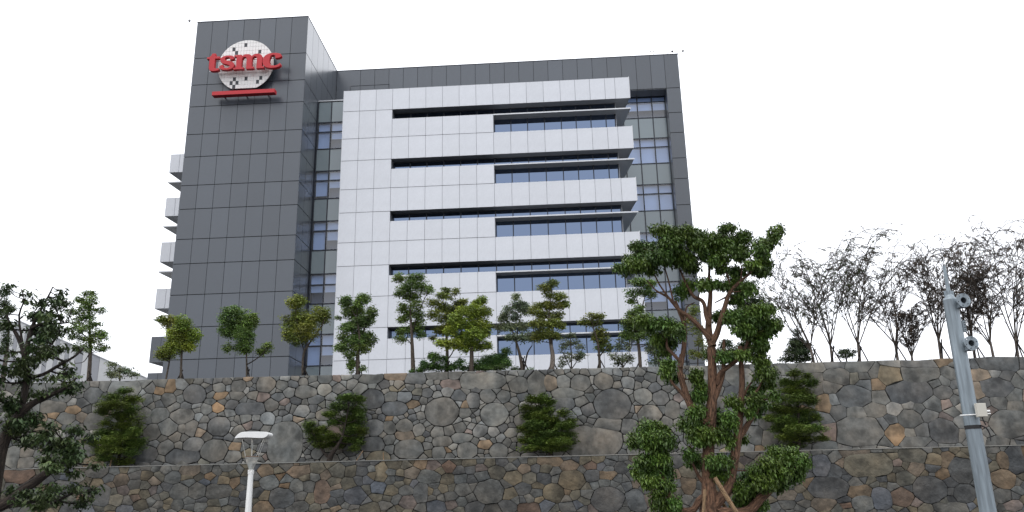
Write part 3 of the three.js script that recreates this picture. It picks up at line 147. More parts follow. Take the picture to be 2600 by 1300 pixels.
  left: [[-8.14,0.64,-12.0],[[-0.01,0,0,0.153,-0.01,0.08,0.0,0.133,-0.13,1.03,0.01,0.114,-0.13,1.58,0.01,0.098,-0.1,1.98,0.02,0.093,-0.01,2.23,0.02,0.082,0.14,2.46,0.03,0.065,0.31,2.59,0.03,0.047,0.55,2.69,0.04,0.038,0.76,2.79,0.04,0.024,0.92,2.93,0.05,0.012],[-0.09,1.09,-0.0,0.091,0.13,1.18,-0.01,0.08,0.3,1.34,-0.02,0.074,0.46,1.45,-0.03,0.069,0.62,1.57,-0.04,0.057,0.77,1.65,-0.05,0.034,0.91,1.89,-0.06,0.017],[0.11,1.11,0.0,0.028,0.31,1.13,0.0,0.034,0.48,1.17,0.01,0.031,0.62,1.2,0.01,0.026,0.86,1.18,0.01,0.017,1.08,1.28,0.02,0.011],[0.06,2.34,-0.0,0.053,0.11,2.72,-0.01,0.047,0.08,3.08,-0.01,0.048,-0.01,3.38,-0.02,0.045,-0.16,3.63,-0.02,0.03,-0.31,3.82,-0.03,0.018,-0.43,4.07,-0.03,0.012],[0.02,3.29,-0.0,0.042,0.04,3.56,-0.02,0.036,0.05,3.75,-0.04,0.03,0.12,3.99,-0.06,0.021,0.21,4.24,-0.08,0.015,0.25,4.4,-0.1,0.009],[0.05,3.72,-0.0,0.024,0.21,3.8,-0.03,0.024,0.37,3.8,-0.07,0.018,0.58,3.82,-0.1,0.012],[0.1,2.96,-0.0,0.03,0.35,3.01,-0.02,0.027,0.52,3.12,-0.04,0.024,0.77,3.28,-0.07,0.018,0.89,3.41,-0.09,0.012],[0.07,3.14,0.0,0.024,0.31,3.34,0.04,0.022,0.48,3.46,0.08,0.018,0.61,3.64,0.12,0.012],[-0.02,3.44,-0.0,0.018,-0.16,3.94,-0.0,0.015,-0.12,4.19,-0.0,0.01,-0.19,4.35,-0.0,0.008]],[[-0.25,4.37,-0.28,0.09,0.04],[-0.13,4.32,0.41,0.07,0.05],[-0.07,4.25,0.5,0.05,0.05],[-0.09,4.17,-0.05,0.07,0.05],[0.23,4.41,-0.36,0.07,0.03],[0.24,4.33,-0.31,0.04,0.04],[0.19,4.25,-0.41,0.09,0.04],[0.34,4.26,-0.16,0.09,0.04],[0.12,4.2,-0.41,0.07,0.04],[0.3,4.17,-0.26,0.1,0.05],[0.44,4.19,-0.24,0.07,0.04],[0.16,4.1,0.07,0.1,0.05],[0.39,4.07,0.39,0.11,0.05],[0.52,4.08,0.25,0.07,0.04],[0.61,4.03,-0.09,0.05,0.03],[0.1,3.98,-0.09,0.15,0.07],[0.29,3.96,0.02,0.12,0.07],[-0.04,3.98,-0.12,0.11,0.06],[0.41,3.96,-0.16,0.07,0.05],[0.04,3.84,-0.44,0.14,0.08],[0.21,3.81,-0.22,0.13,0.08],[-0.15,3.93,0.47,0.07,0.06],[-0.15,3.8,-0.38,0.09,0.07],[-0.3,3.81,0.0,0.1,0.07],[0.39,3.83,0.13,0.12,0.05],[0.53,3.82,0.37,0.07,0.04],[0.33,3.72,-0.29,0.08,0.05],[0.14,3.69,-0.23,0.11,0.06],[0.03,3.72,-0.25,0.08,0.05],[0.24,3.6,-0.1,0.1,0.06],[0.63,3.71,-0.05,0.1,0.04],[0.71,3.65,0.46,0.07,0.05],[0.57,3.62,0.35,0.08,0.04],[0.68,3.55,0.38,0.1,0.04],[0.57,3.51,-0.48,0.08,0.04],[0.24,3.51,-0.47,0.12,0.07],[0.36,3.52,0.21,0.07,0.07],[0.35,3.39,0.4,0.05,0.07],[0.22,3.41,-0.03,0.08,0.08],[-0.12,3.35,0.09,0.08,0.05],[-0.17,3.26,-0.5,0.08,0.07],[-0.08,3.22,-0.11,0.08,0.06],[-0.2,3.2,0.43,0.05,0.05],[0.59,3.37,0.33,0.07,0.04],[0.58,3.26,0.36,0.09,0.06],[0.68,3.3,0.48,0.07,0.05],[0.5,3.25,-0.25,0.05,0.05],[0.53,3.15,-0.39,0.08,0.05],[0.53,3.06,-0.35,0.04,0.04],[0.18,3.26,0.02,0.11,0.09],[0.12,3.13,0.18,0.12,0.09],[0.28,3.14,0.45,0.09,0.08],[-0.13,3.1,0.22,0.09,0.06],[-0.02,3.05,0.15,0.1,0.07],[0.22,3.01,0.27,0.12,0.08],[0.09,2.95,-0.04,0.12,0.06],[0.35,2.98,0.05,0.05,0.05],[-0.23,2.98,-0.46,0.08,0.06],[-0.2,2.89,0.28,0.15,0.11],[-0.06,2.78,-0.27,0.13,0.13],[-0.16,2.67,0.42,0.18,0.13],[0.02,2.58,0.15,0.12,0.12],[-0.09,2.46,-0.2,0.2,0.13],[0.1,2.42,-0.38,0.11,0.11],[-0.1,2.26,-0.25,0.18,0.13],[0.09,2.24,0.14,0.15,0.11],[0.24,2.29,0.2,0.11,0.08],[0.32,2.19,-0.39,0.11,0.08],[0.02,2.08,-0.43,0.18,0.1],[0.34,2.32,0.02,0.08,0.07],[0.36,2.41,0.08,0.06,0.05],[0.22,2.11,-0.11,0.1,0.07],[0.43,2.82,-0.28,0.09,0.05],[0.41,2.72,0.1,0.08,0.05],[0.62,2.93,-0.49,0.12,0.07],[0.74,2.83,-0.2,0.14,0.07],[0.61,2.76,-0.04,0.11,0.06],[0.8,2.89,0.46,0.08,0.06],[0.87,2.87,0.15,0.05,0.04],[0.82,2.24,0.39,0.09,0.05],[0.96,2.19,-0.02,0.14,0.06],[1.05,2.12,-0.27,0.08,0.05],[0.55,2.02,-0.25,0.11,0.06],[0.71,2.05,0.46,0.15,0.07],[0.92,2.01,0.21,0.15,0.07],[0.48,1.91,-0.19,0.11,0.07],[0.66,1.91,-0.48,0.17,0.08],[0.9,1.9,-0.0,0.19,0.08],[1.08,1.95,0.18,0.11,0.07],[0.58,1.77,-0.08,0.15,0.08],[0.82,1.76,-0.24,0.19,0.08],[1.05,1.79,0.17,0.14,0.07],[0.97,1.64,0.43,0.15,0.07],[0.84,1.58,-0.28,0.12,0.06],[1.09,1.68,-0.47,0.08,0.05],[0.05,1.36,-0.16,0.1,0.07],[0.17,1.33,-0.08,0.1,0.07],[0.47,1.29,0.18,0.12,0.07],[0.63,1.21,-0.3,0.15,0.07],[0.46,1.17,0.3,0.09,0.06],[0.87,1.36,0.24,0.14,0.07],[1.04,1.36,0.0,0.13,0.07],[1.17,1.34,-0.3,0.1,0.05],[0.96,1.25,0.47,0.15,0.07],[1.15,1.23,-0.19,0.09,0.06],[0.81,1.13,0.32,0.17,0.06],[1.04,1.13,-0.27,0.13,0.05],[1.27,1.32,-0.28,0.06,0.03]]]
};
// ---------------------------------------------------------------- materials
const nA = fbm(11, 4, 6, 0.55), nB = fbm(51, 3, 4, 0.5), nC = fbm(91, 16, 4, 0.6), nD = fbm(131, 8, 5, 0.6);
const stoneMap = makeTexture(512, (u, v) => { const s = nA(u, v), m = nB(u, v), f = nC(u, v), d = nD(u * 2, v); const k = 0.84 + 0.6 * (s - 0.5) + 0.42 * (m - 0.5) + 0.22 * (f - 0.5) + 0.2 * (d - 0.5); const w = (m - 0.5) * 0.09; return [k * (1 + w), k, k * (1 - w)]; }, true);
const stoneBump = makeTexture(512, (u, v) => 0.5 * nA(v, u) + 0.3 * nD(u, v) + 0.2 * nC(u, v), false);
const panelGrain = makeTexture(256, (u, v) => 0.965 + 0.035 * (nB(u, v) - 0.5) + 0.04 * (nC(u, v) - 0.5), true);
const M = {};
M.stoneFine = new THREE.MeshStandardMaterial({ color: 0xffffff, vertexColors: true, map: stoneMap, bumpMap: stoneBump, bumpScale: 0.03, roughness: 0.93 });
M.stoneRough = new THREE.MeshStandardMaterial({ color: 0xffffff, vertexColors: true, map: stoneMap, bumpMap: stoneBump, bumpScale: 0.11, roughness: 0.95 });
M.mortar = new THREE.MeshStandardMaterial({ color: lin(0.018, 0.018, 0.016), roughness: 1 });
M.concrete = new THREE.MeshStandardMaterial({ color: lin(0.34, 0.33, 0.3), map: stoneMap, roughness: 0.95 });
M.soil = new THREE.MeshStandardMaterial({ color: lin(0.06, 0.048, 0.035), map: stoneMap, roughness: 1 });
M.grass = new THREE.MeshStandardMaterial({ color: lin(0.045, 0.046, 0.036), map: stoneMap, roughness: 1 });
M.asphalt = new THREE.MeshStandardMaterial({ color: lin(0.055, 0.055, 0.056), map: stoneMap, roughness: 0.95 });
const panelMat = (r, g, b, rough) => new THREE.MeshPhysicalMaterial({ color: lin(r, g, b), map: panelGrain, roughness: rough, metalness: 0.0, ior: 1.5 });
const darkMat = (r, g, b, q) => new THREE.MeshPhysicalMaterial({ color: lin(r, g, b), map: panelGrain, roughness: q, ior: 1.32, clearcoat: 1, clearcoatRoughness: 0.28 });
M.dark = [[1, 0.3], [1.1, 0.32], [0.92, 0.28], [1.04, 0.34], [0.97, 0.26]].map(([k, q]) => darkMat(0.056 * k, 0.067 * k, 0.083 * k, q));
M.white = [[1, 0.4], [1.02, 0.42], [0.975, 0.38], [1.01, 0.44], [0.99, 0.36]].map(([k, q]) => panelMat(0.64 * k, 0.657 * k, 0.695 * k, q));
M.joint = new THREE.MeshStandardMaterial({ color: lin(0.012, 0.012, 0.014), roughness: 0.9 });
M.jointGrey = new THREE.MeshStandardMaterial({ color: lin(0.13, 0.13, 0.14), roughness: 0.9 });
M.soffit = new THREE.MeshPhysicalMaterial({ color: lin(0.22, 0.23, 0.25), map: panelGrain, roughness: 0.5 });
M.mullion = new THREE.MeshStandardMaterial({ color: lin(0.02, 0.024, 0.034), roughness: 0.45, metalness: 0.3 });
M.glass = new THREE.MeshPhysicalMaterial({ color: lin(0.7, 0.78, 0.9), transmission: 1, thickness: 0, ior: 1.85, roughness: 0.02 });
M.visionGlass = new THREE.MeshPhysicalMaterial({ color: lin(0.122, 0.158, 0.232), metalness: 1, roughness: 0.03 });
M.visionGlassB = new THREE.MeshPhysicalMaterial({ color: lin(0.105, 0.15, 0.26), metalness: 1, roughness: 0.03 });
M.spandrel = new THREE.MeshPhysicalMaterial({ color: lin(0.165, 0.21, 0.228), roughness: 0.03, ior: 1.75 });
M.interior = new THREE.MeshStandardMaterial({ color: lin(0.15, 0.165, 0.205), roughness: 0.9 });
M.blind = new THREE.MeshStandardMaterial({ color: lin(0.56, 0.64, 0.8), roughness: 0.9 });
M.trim = new THREE.MeshStandardMaterial({ color: lin(0.55, 0.56, 0.58), roughness: 0.35, metalness: 0.2 });
M.red = new THREE.MeshPhysicalMaterial({ color: lin(0.43, 0.012, 0.02), roughness: 0.6 });
M.signWhite = new THREE.MeshPhysicalMaterial({ color: lin(0.72, 0.71, 0.69), roughness: 0.35 });
M.signBlack = new THREE.MeshPhysicalMaterial({ color: lin(0.022, 0.024, 0.03), roughness: 0.4 });
M.lampWhite = new THREE.MeshPhysicalMaterial({ color: lin(0.8, 0.8, 0.78), map: panelGrain, roughness: 0.35 });
M.lampGrey = new THREE.MeshStandardMaterial({ color: lin(0.62, 0.6, 0.54), map: stoneMap, roughness: 0.6 });
M.rust = new THREE.MeshStandardMaterial({ color: lin(0.2, 0.12, 0.07), roughness: 0.85 });
const zincTex = makeTexture(256, (u, v) => 0.8 + 0.35 * (nD(u, v) - 0.5) + 0.3 * (nC(u, v) - 0.5), true, 1, 0.6);
M.zinc = new THREE.MeshStandardMaterial({ color: lin(0.34, 0.4, 0.44), map: zincTex, roughness: 0.48, metalness: 0.35 });
M.black = new THREE.MeshStandardMaterial({ color: lin(0.012, 0.012, 0.013), roughness: 0.7 });
M.plastic = new THREE.MeshStandardMaterial({ color: lin(0.5, 0.48, 0.42), roughness: 0.5 });
const barkTex = makeTexture(256, (u, v) => { const k = 0.72 + 0.7 * (nD(u * 2, v) - 0.5) + 0.6 * (nC(u, v) - 0.5); return [k, k * 0.97, k * 0.94]; }, true, 2, 0.8);
const barkBump = makeTexture(256, (u, v) => nC(u, v), false, 2, 0.8);
const bark = (r, g, b) => new THREE.MeshStandardMaterial({ color: lin(r, g, b), map: barkTex, bumpMap: barkBump, bumpScale: 0.03, roughness: 0.92 });
M.barkRed = bark(0.27, 0.155, 0.098); M.barkGrey = bark(0.15, 0.125, 0.1); M.barkDark = bark(0.06, 0.045, 0.035); M.barkPale = bark(0.3, 0.265, 0.235);
M.stake = bark(0.035, 0.028, 0.023); M.bamboo = bark(0.55, 0.38, 0.22);
const leafMat = (r, g, b, rough = 0.9) => new THREE.MeshPhysicalMaterial(rough < 0.8 ? { color: lin(r, g, b), roughness: rough, side: THREE.DoubleSide, ior: 1.45 } : { color: lin(r, g, b), roughness: 0.92, transmission: 0.25, thickness: 0, side: THREE.DoubleSide, ior: 1.4 });
M.leafYoung = leafMat(0.116, 0.183, 0.030); M.leafBright = leafMat(0.201, 0.262, 0.021); M.leafOlive = leafMat(0.165, 0.195, 0.025); M.leafDeep = leafMat(0.045, 0.075, 0.022);
M.leafBig = leafMat(0.063, 0.113, 0.015, 0.5); M.leafNear = leafMat(0.042, 0.068, 0.02, 0.55); M.leafConifer = leafMat(0.107, 0.156, 0.025, 0.75); M.leafRusty = leafMat(0.12, 0.095, 0.078); M.leafHedge = leafMat(0.085, 0.171, 0.029);
M.leafSilver = leafMat(0.159, 0.195, 0.098);
// ---------------------------------------------------------------- ground, plateau, stone walls
const PLATEAU = 7.5, LEDGE = 3.5, WALL_TURN = Math.atan(0.032);
function sheet(name, mat, w, d, x, y, z, tile) {
  const g = new THREE.PlaneGeometry(w, d); g.rotateX(-Math.PI / 2); g.translate(x, y, z);
  const uv = g.attributes.uv; for (let i = 0; i < uv.count; i++) uv.setXY(i, uv.getX(i) * w / tile, uv.getY(i) * d / tile);
  return structure(name, g, mat);
}
sheet('ground', M.asphalt, 1400, 1400, 0, 0, -300, 6);
{ const g = new THREE.BoxGeometry(220, 7.4, 260); g.translate(0, 3.7 + 0.1, -38.6 - 130); const m = structure('terrain', g, M.grass); m.rotation.y = WALL_TURN; }
const STONE_TONES = {
  g: [[0.165, 0.16, 0.142], [0.145, 0.142, 0.128], [0.182, 0.178, 0.158], [0.16, 0.15, 0.13], [0.152, 0.15, 0.14], [0.17, 0.16, 0.138]],
  d: [[0.118, 0.117, 0.112], [0.128, 0.127, 0.12], [0.108, 0.107, 0.103]],
  l: [[0.22, 0.215, 0.195], [0.24, 0.235, 0.215]],
  t: [[0.25, 0.178, 0.112], [0.24, 0.182, 0.128], [0.275, 0.185, 0.108], [0.23, 0.18, 0.13]],
  p: [[0.23, 0.175, 0.145], [0.215, 0.17, 0.145]],
  o: [[0.2, 0.165, 0.11], [0.175, 0.15, 0.105], [0.165, 0.15, 0.115]],
  b: [[0.13, 0.136, 0.147], [0.14, 0.144, 0.152]],
  r: [[0.2, 0.128, 0.088], [0.19, 0.132, 0.095]],
};
const weather = fbm(301, 5, 4, 0.6);
function buildWall(o) {
  const { name, label, feats, z, x0, x1, seed, mat, levels, pick, joint, round, thick } = o, R = rng(seed), AN = o.flat, Y0 = o.y0, Y1 = o.y1;
  const y0 = Y0 * AN, y1 = Y1 * AN; // laid out in a stretched height so that stones lie flat
  const root = thing(name, label, 'retaining wall', [0, Y0, z]); root.rotation.y = WALL_TURN;
  // pack circles, largest first
  const C = [];
  feats.filter(f => f[0] > x0 && f[0] < x1).forEach((f, id) => { // a long stone is several circles in a row that share an id
    const rx = f[2], ry = f[3] * AN, lo = Math.min(rx, ry), hi = Math.max(rx, ry);
    if (hi / lo < 1.25) { C.push({ x: f[0], y: f[1] * AN, r: Math.sqrt(rx * ry) * (rx > 0.6 ? 0.9 : 0.97), k: f[4], id }); return; }
    const n = Math.min(4, Math.ceil(hi / lo)), r = lo * 0.97;
    for (let i = 0; i < n; i++) { const t = (i / (n - 1) * 2 - 1) * (hi - r * 0.92); C.push({ x: f[0] + (rx > ry ? t : 0), y: f[1] * AN + (rx > ry ? 0 : t), r, k: f[4], id }); }
  });
  const grid = new Map(), cell = 1.2, key = (a, b) => a * 1000 + b;
  const put = c => { const k = key(Math.floor(c.x / cell), Math.floor(c.y / cell)); if (!grid.has(k)) grid.set(k, []); grid.get(k).push(c); };
  const near = (c, reach) => { const out = [], n = Math.ceil(reach / cell), i = Math.floor(c.x / cell), j = Math.floor(c.y / cell); for (let a = i - n; a <= i + n; a++) for (let b = j - n; b <= j + n; b++) { const l = grid.get(key(a, b)); if (l) out.push(...l); } return out; };
  C.forEach(put);
  for (const [r0, tries] of levels) for (let t = 0; t < tries; t++) {
    const x = x0 + R() * (x1 - x0), r = r0 * (0.85 + 0.3 * R()), y = y0 + R() * (y1 - y0);
    if (o.minR && r < o.minR(x)) continue;
    const c = { x, y, r, k: pick(R, x, y) };
    if (near(c, r + 1.6).every(q => Math.hypot(q.x - x, q.y - y) > (q.r + r) * 0.9)) { C.push(c); put(c); }
  }
  // power diagram cells, cut back by half a joint
  const stones = [], cells = [], hulls = new Map();
  for (const c of C) {
    let P = [[x0, y0], [x1, y0], [x1, y1], [x0, y1]];
    P = [[Math.max(x0, c.x - 4), y0], [Math.min(x1, c.x + 4), y0], [Math.min(x1, c.x + 4), y1], [Math.max(x0, c.x - 4), y1]];
    const j = joint(c.x) * (0.8 + 0.5 * R());
    for (const q of near(c, 3.2)) {
      if (q === c || (c.id !== undefined && q.id === c.id)) continue;
      const dx = q.x - c.x, dy = q.y - c.y, d = Math.hypot(dx, dy); if (d < 1e-6) continue;
      const m = (d * d + c.r * c.r - q.r * q.r) / (2 * d) - j, nx = dx / d, ny = dy / d, N = [];
      for (let i = 0; i < P.length; i++) {
        const a = P[i], b = P[(i + 1) % P.length], fa = (a[0] - c.x) * nx + (a[1] - c.y) * ny - m, fb = (b[0] - c.x) * nx + (b[1] - c.y) * ny - m;
        if (fa <= 0) N.push(a);
        if ((fa < 0 && fb > 0) || (fa > 0 && fb < 0)) { const w = fa / (fa - fb); N.push([a[0] + (b[0] - a[0]) * w, a[1] + (b[1] - a[1]) * w]); }
      }
      P = N; if (P.length < 3) break;
    }
    if (P.length < 3) continue;
    P = P.map(p => [p[0], p[1] / AN]);
    if (c.id === undefined) cells.push([c, P]); else { if (!hulls.has(c.id)) hulls.set(c.id, [c, []]); hulls.get(c.id)[1].push(...P); }
  }
  for (const [c, pts] of hulls.values()) {
    pts.sort((a, b) => a[0] - b[0] || a[1] - b[1]);
    const half = l => { const h = []; for (const p of l) { while (h.length > 1 && (h.at(-1)[0] - h.at(-2)[0]) * (p[1] - h.at(-2)[1]) - (h.at(-1)[1] - h.at(-2)[1]) * (p[0] - h.at(-2)[0]) <= 1e-9) h.pop(); h.push(p); } h.pop(); return h; };
    cells.push([c, [...half(pts), ...half([...pts].reverse())]]);
  }
  for (let [c, P] of cells) {
    let area = 0; for (let i = 0; i < P.length; i++) { const a = P[i], b = P[(i + 1) % P.length]; area += a[0] * b[1] - a[1] * b[0]; }
    area /= 2; if (area < 0.003) continue;
    // drop tiny edges, break long edges a little, then round the corners
    P = P.filter((p, i) => { const q = P[(i + 1) % P.length]; return Math.hypot(p[0] - q[0], p[1] - q[1]) > 0.02; });
    if (P.length < 3) continue;
    const S = Math.sqrt(area), W = [];
    for (let i = 0; i < P.length; i++) {
      const a = P[i], b = P[(i + 1) % P.length], L = Math.hypot(b[0] - a[0], b[1] - a[1]);
      W.push(a);
      if (L > 0.3) { const out = (R() - 0.6) * (S > 0.8 ? 0.13 : 0.08) * Math.min(1.4, L), t = 0.35 + 0.3 * R(); W.push([a[0] + (b[0] - a[0]) * t - (b[1] - a[1]) / L * -out, a[1] + (b[1] - a[1]) * t + (b[0] - a[0]) / L * -out]); }
    }
    const cut = round(c.x) * S; let Q = [];
    for (let i = 0; i < W.length; i++) {
      const p = W[i], a = W[(i + W.length - 1) % W.length], b = W[(i + 1) % W.length], la = Math.hypot(a[0] - p[0], a[1] - p[1]), lb = Math.hypot(b[0] - p[0], b[1] - p[1]);
      const onEdge = p[1] < Y0 + 1e-6 || p[1] > Y1 - 1e-6, k = onEdge ? 0.015 : cut * (0.6 + 0.8 * R());
      const ta = Math.min(0.42, k / la), tb = Math.min(0.42, k / lb);
      Q.push([p[0] + (a[0] - p[0]) * ta, p[1] + (a[1] - p[1]) * ta], [p[0] + (b[0] - p[0]) * tb, p[1] + (b[1] - p[1]) * tb]);
    }
    stones.push({ Q, area, S, k: c.k });
  }
  stones.sort((a, b) => b.area - a.area);
  const rest = [];
  stones.forEach((s, i) => {
    const n = s.Q.length; let cx = 0, cy = 0; for (const p of s.Q) { cx += p[0] / n; cy += p[1] / n; }
    const tones = STONE_TONES[s.k], tone = tones[Math.floor(R() * tones.length)], v = o.tone * (0.86 + 0.3 * R()), wob = (R() - 0.5) * 0.05;
    const f = (R() - 0.5) * thick, edge = Math.min(o.edge, s.S * 0.07), tilt = [(R() - 0.5) * 0.04, (R() - 0.5) * 0.04], ou = R() * 7, ov = R() * 7, bulge = Math.min(0.035, s.S * 0.03) * (0.4 + R()), turn = Math.floor(R() * 4) * Math.PI / 2, ct = Math.cos(turn), st = Math.sin(turn);
    const pos = [], uv = [], col = [], idx = [];
    const vert = (x, y, zz) => { pos.push(x - cx, y - cy, zz); const lx = (x - cx) / 2.4, ly = (y - cy) / 2.4; uv.push(lx * ct - ly * st + ou, lx * st + ly * ct + ov); const st2 = 0.8 + 0.42 * weather(x / 12, y / 6); col.push(tone[0] * v * st2 * (1 + wob), tone[1] * v * st2, tone[2] * v * st2 * (1 - wob)); };
    const ring = (k, zz) => { for (const p of s.Q) { const dx = p[0] - cx, dy = p[1] - cy, L = Math.hypot(dx, dy), sc = Math.max(0.2, 1 - k / L); vert(cx + dx * sc, cy + dy * sc, zz + tilt[0] * dx + tilt[1] * dy); } };
    ring(0, -0.09); ring(0, f - edge * 0.45); ring(0, f - edge * 0.45); ring(edge, f); vert(cx, cy, f + bulge);
    for (let a = 0; a < n; a++) { const b = (a + 1) % n; idx.push(a, b, n + b, a, n + b, n + a, 2 * n + a, 2 * n + b, 3 * n + b, 2 * n + a, 3 * n + b, 3 * n + a, 3 * n + a, 3 * n + b, 4 * n); }
    const g = new THREE.BufferGeometry();
    g.setAttribute('position', new THREE.Float32BufferAttribute(pos, 3)); g.setAttribute('uv', new THREE.Float32BufferAttribute(uv, 2)); g.setAttribute('color', new THREE.Float32BufferAttribute(col, 3)); g.setIndex(idx); g.computeVertexNormals();
    if (i < 300) part(root, 'stone', g, mat, [cx, cy - Y0, 0]); else { g.translate(cx, cy - Y0, 0); rest.push(g); }
  });
  if (rest.length) part(root, 'small_stones', mergeGeometries(rest), mat).userData.kind = 'stuff';
  part(root, 'mortar_core', boxGeo(x1 - x0, Y1 - Y0 - 0.03, 0.5), M.mortar, [(x0 + x1) / 2, (Y1 - Y0) / 2 - 0.015, -0.055 - 0.25]);
  return { root, count: stones.length };
}
const wallUpper = buildWall({ name: 'stone_retaining_wall', label: 'upper tier grey stone retaining wall carrying the row of young trees', feats: STONES_UPPER, y0: LEDGE - 0.1, y1: 7.58, z: -38.0, x0: -30, x1: 30, seed: 5, mat: M.stoneFine,
  levels: [[0.8, 20], [0.6, 40], [0.45, 130], [0.33, 400], [0.25, 1200], [0.19, 3200], [0.14, 5000], [0.1, 6000]], minR: x => (x > 6 ? 0.165 : x < -16 ? 0.12 : 0.085),
  pick: (R, x) => { const q = R(); return q < 0.014 ? 't' : q < 0.04 ? 'p' : q < 0.2 ? 'd' : q < 0.4 ? 'l' : q < 0.44 ? 'o' : 'g'; }, joint: x => (x > 6 ? 0.0095 : 0.0145), round: x => (x > 6 ? 0.03 : x < -17 ? 0.05 : 0.09), thick: 0.03, edge: 0.025, flat: 1.2, tone: 1.22 });
const wallLower = buildWall({ name: 'stone_retaining_wall', label: 'lower tier brown and grey rough stone retaining wall below the shrub ledge', feats: STONES_LOWER, y0: -0.2, y1: 3.57, z: -36.4, x0: -30, x1: 30, seed: 23, mat: M.stoneRough,
  levels: [[0.6, 30], [0.45, 60], [0.34, 150], [0.27, 500], [0.21, 1500], [0.17, 4000], [0.13, 7000]], minR: x => 0.12,
  pick: (R, x, y) => { const q = R(); return q < 0.03 ? 't' : q < 0.045 ? 'r' : q < 0.07 ? 'p' : q < 0.22 ? 'd' : q < 0.26 ? 'b' : q < 0.6 ? 'o' : 'g'; }, joint: x => 0.009, round: x => 0.05, thick: 0.06, edge: 0.025, flat: 1.32, tone: 0.86 });
console.log('stones', wallUpper.count, wallLower.count);
{ // thin concrete lip along the ledge and the planting soil behind it
  const lip = part(wallLower.root, 'coping', boxGeo(60, 0.03, 0.34), M.concrete, [0, 3.57 + 0.2 + 0.016, -0.15]);
  const g = new THREE.BoxGeometry(60, 0.4, 1.5); g.translate(0, LEDGE - 0.2, -36.65 - 0.72); const s = structure('terrace_soil', g, M.soil); s.rotation.y = WALL_TURN;
}
// ---------------------------------------------------------------- office building
const BB = [-10, PLATEAU, -72];
const office = thing('office_building', 'large office block with dark grey tower, white panel bands and blue ribbon windows', 'building', BB);
const bR = rng(77), pickOf = l => l[Math.floor(bR() * l.length)];
const GV = 0.036, GH = 0.062; // open joints between cladding panels
const zT = -66, zW = -68.45, zLG = -70.3, zF = -76.2, zRG = -77.7, BACK = -102;
const rows = [...BD.tr, 10.95, 8.2, 7.5];
const S = (name, mat, x0, x1, y0, y1, z0, z1, parent = office) => slab(parent, parent === office ? BB : [0, 0, 0], name, mat, x0, x1, y0, y1, z0, z1);
function frontPanels(name, mats, xs, ys, z, gv = GV, gh = GH) { // panels between column lines xs and row lines ys (top down), front face at z
  for (let i = 0; i + 1 < xs.length; i++) for (let j = 0; j + 1 < ys.length; j++)
    S(name, pickOf(mats), xs[i] + gv / 2, xs[i + 1] - gv / 2, ys[j + 1] + gh / 2, ys[j] - gh / 2, z - 0.06, z + (bR() - 0.5) * 0.006);
}
function sidePanels(name, mats, zs, ys, x) { // panels on a face that looks to +x
  for (let i = 0; i + 1 < zs.length; i++) for (let j = 0; j + 1 < ys.length; j++)
    S(name, pickOf(mats), x - 0.06, x, ys[j + 1] + GH / 2, ys[j] - GH / 2, zs[i + 1] + GV / 2, zs[i] - GV / 2);
}
function planSlab(name, mat, pts, y0, y1) { // prism with a plan outline [x, z]
  const s = new THREE.Shape(); pts.forEach(([x, z], i) => (i ? s.lineTo(x - BB[0], -(z - BB[2])) : s.moveTo(x - BB[0], -(z - BB[2]))));
  const g = new THREE.ExtrudeGeometry(s, { depth: y1 - y0, bevelEnabled: false }); g.rotateX(-Math.PI / 2);
  return part(office, name, g, mat, [0, y0 - BB[1], 0]);
}
function pane(name, mat, x0, x1, y0, y1, z) {
  return part(office, name, planeGeo(x1 - x0, y1 - y0), mat, [(x0 + x1) / 2 - BB[0], (y0 + y1) / 2 - BB[1], z - BB[2]]);
}
const planeCache = new Map();
function planeGeo(w, h) { const k = w.toFixed(3) + ',' + h.toFixed(3); if (!planeCache.has(k)) planeCache.set(k, new THREE.PlaneGeometry(w, h)); return planeCache.get(k); }
// tower
const TX = BD.tx, TL = TX[0], TR = TX[7];
S('tower_core', M.joint, TL + 0.03, TR - 0.06, PLATEAU - 1, rows[0] - 0.05, BACK, zT - 0.055);
frontPanels('dark_panel', M.dark, TX, rows, zT);
const sideZ = [zT, -67.75, -69.5, -71.25, -73, -74.7, -76.14];
sidePanels('side_panel', M.dark, sideZ, rows, TR);
S('parapet_cap', M.mullion, TL, TR + 0.02, rows[0] - 0.02, rows[0] + 0.06, BACK, zT + 0.02);
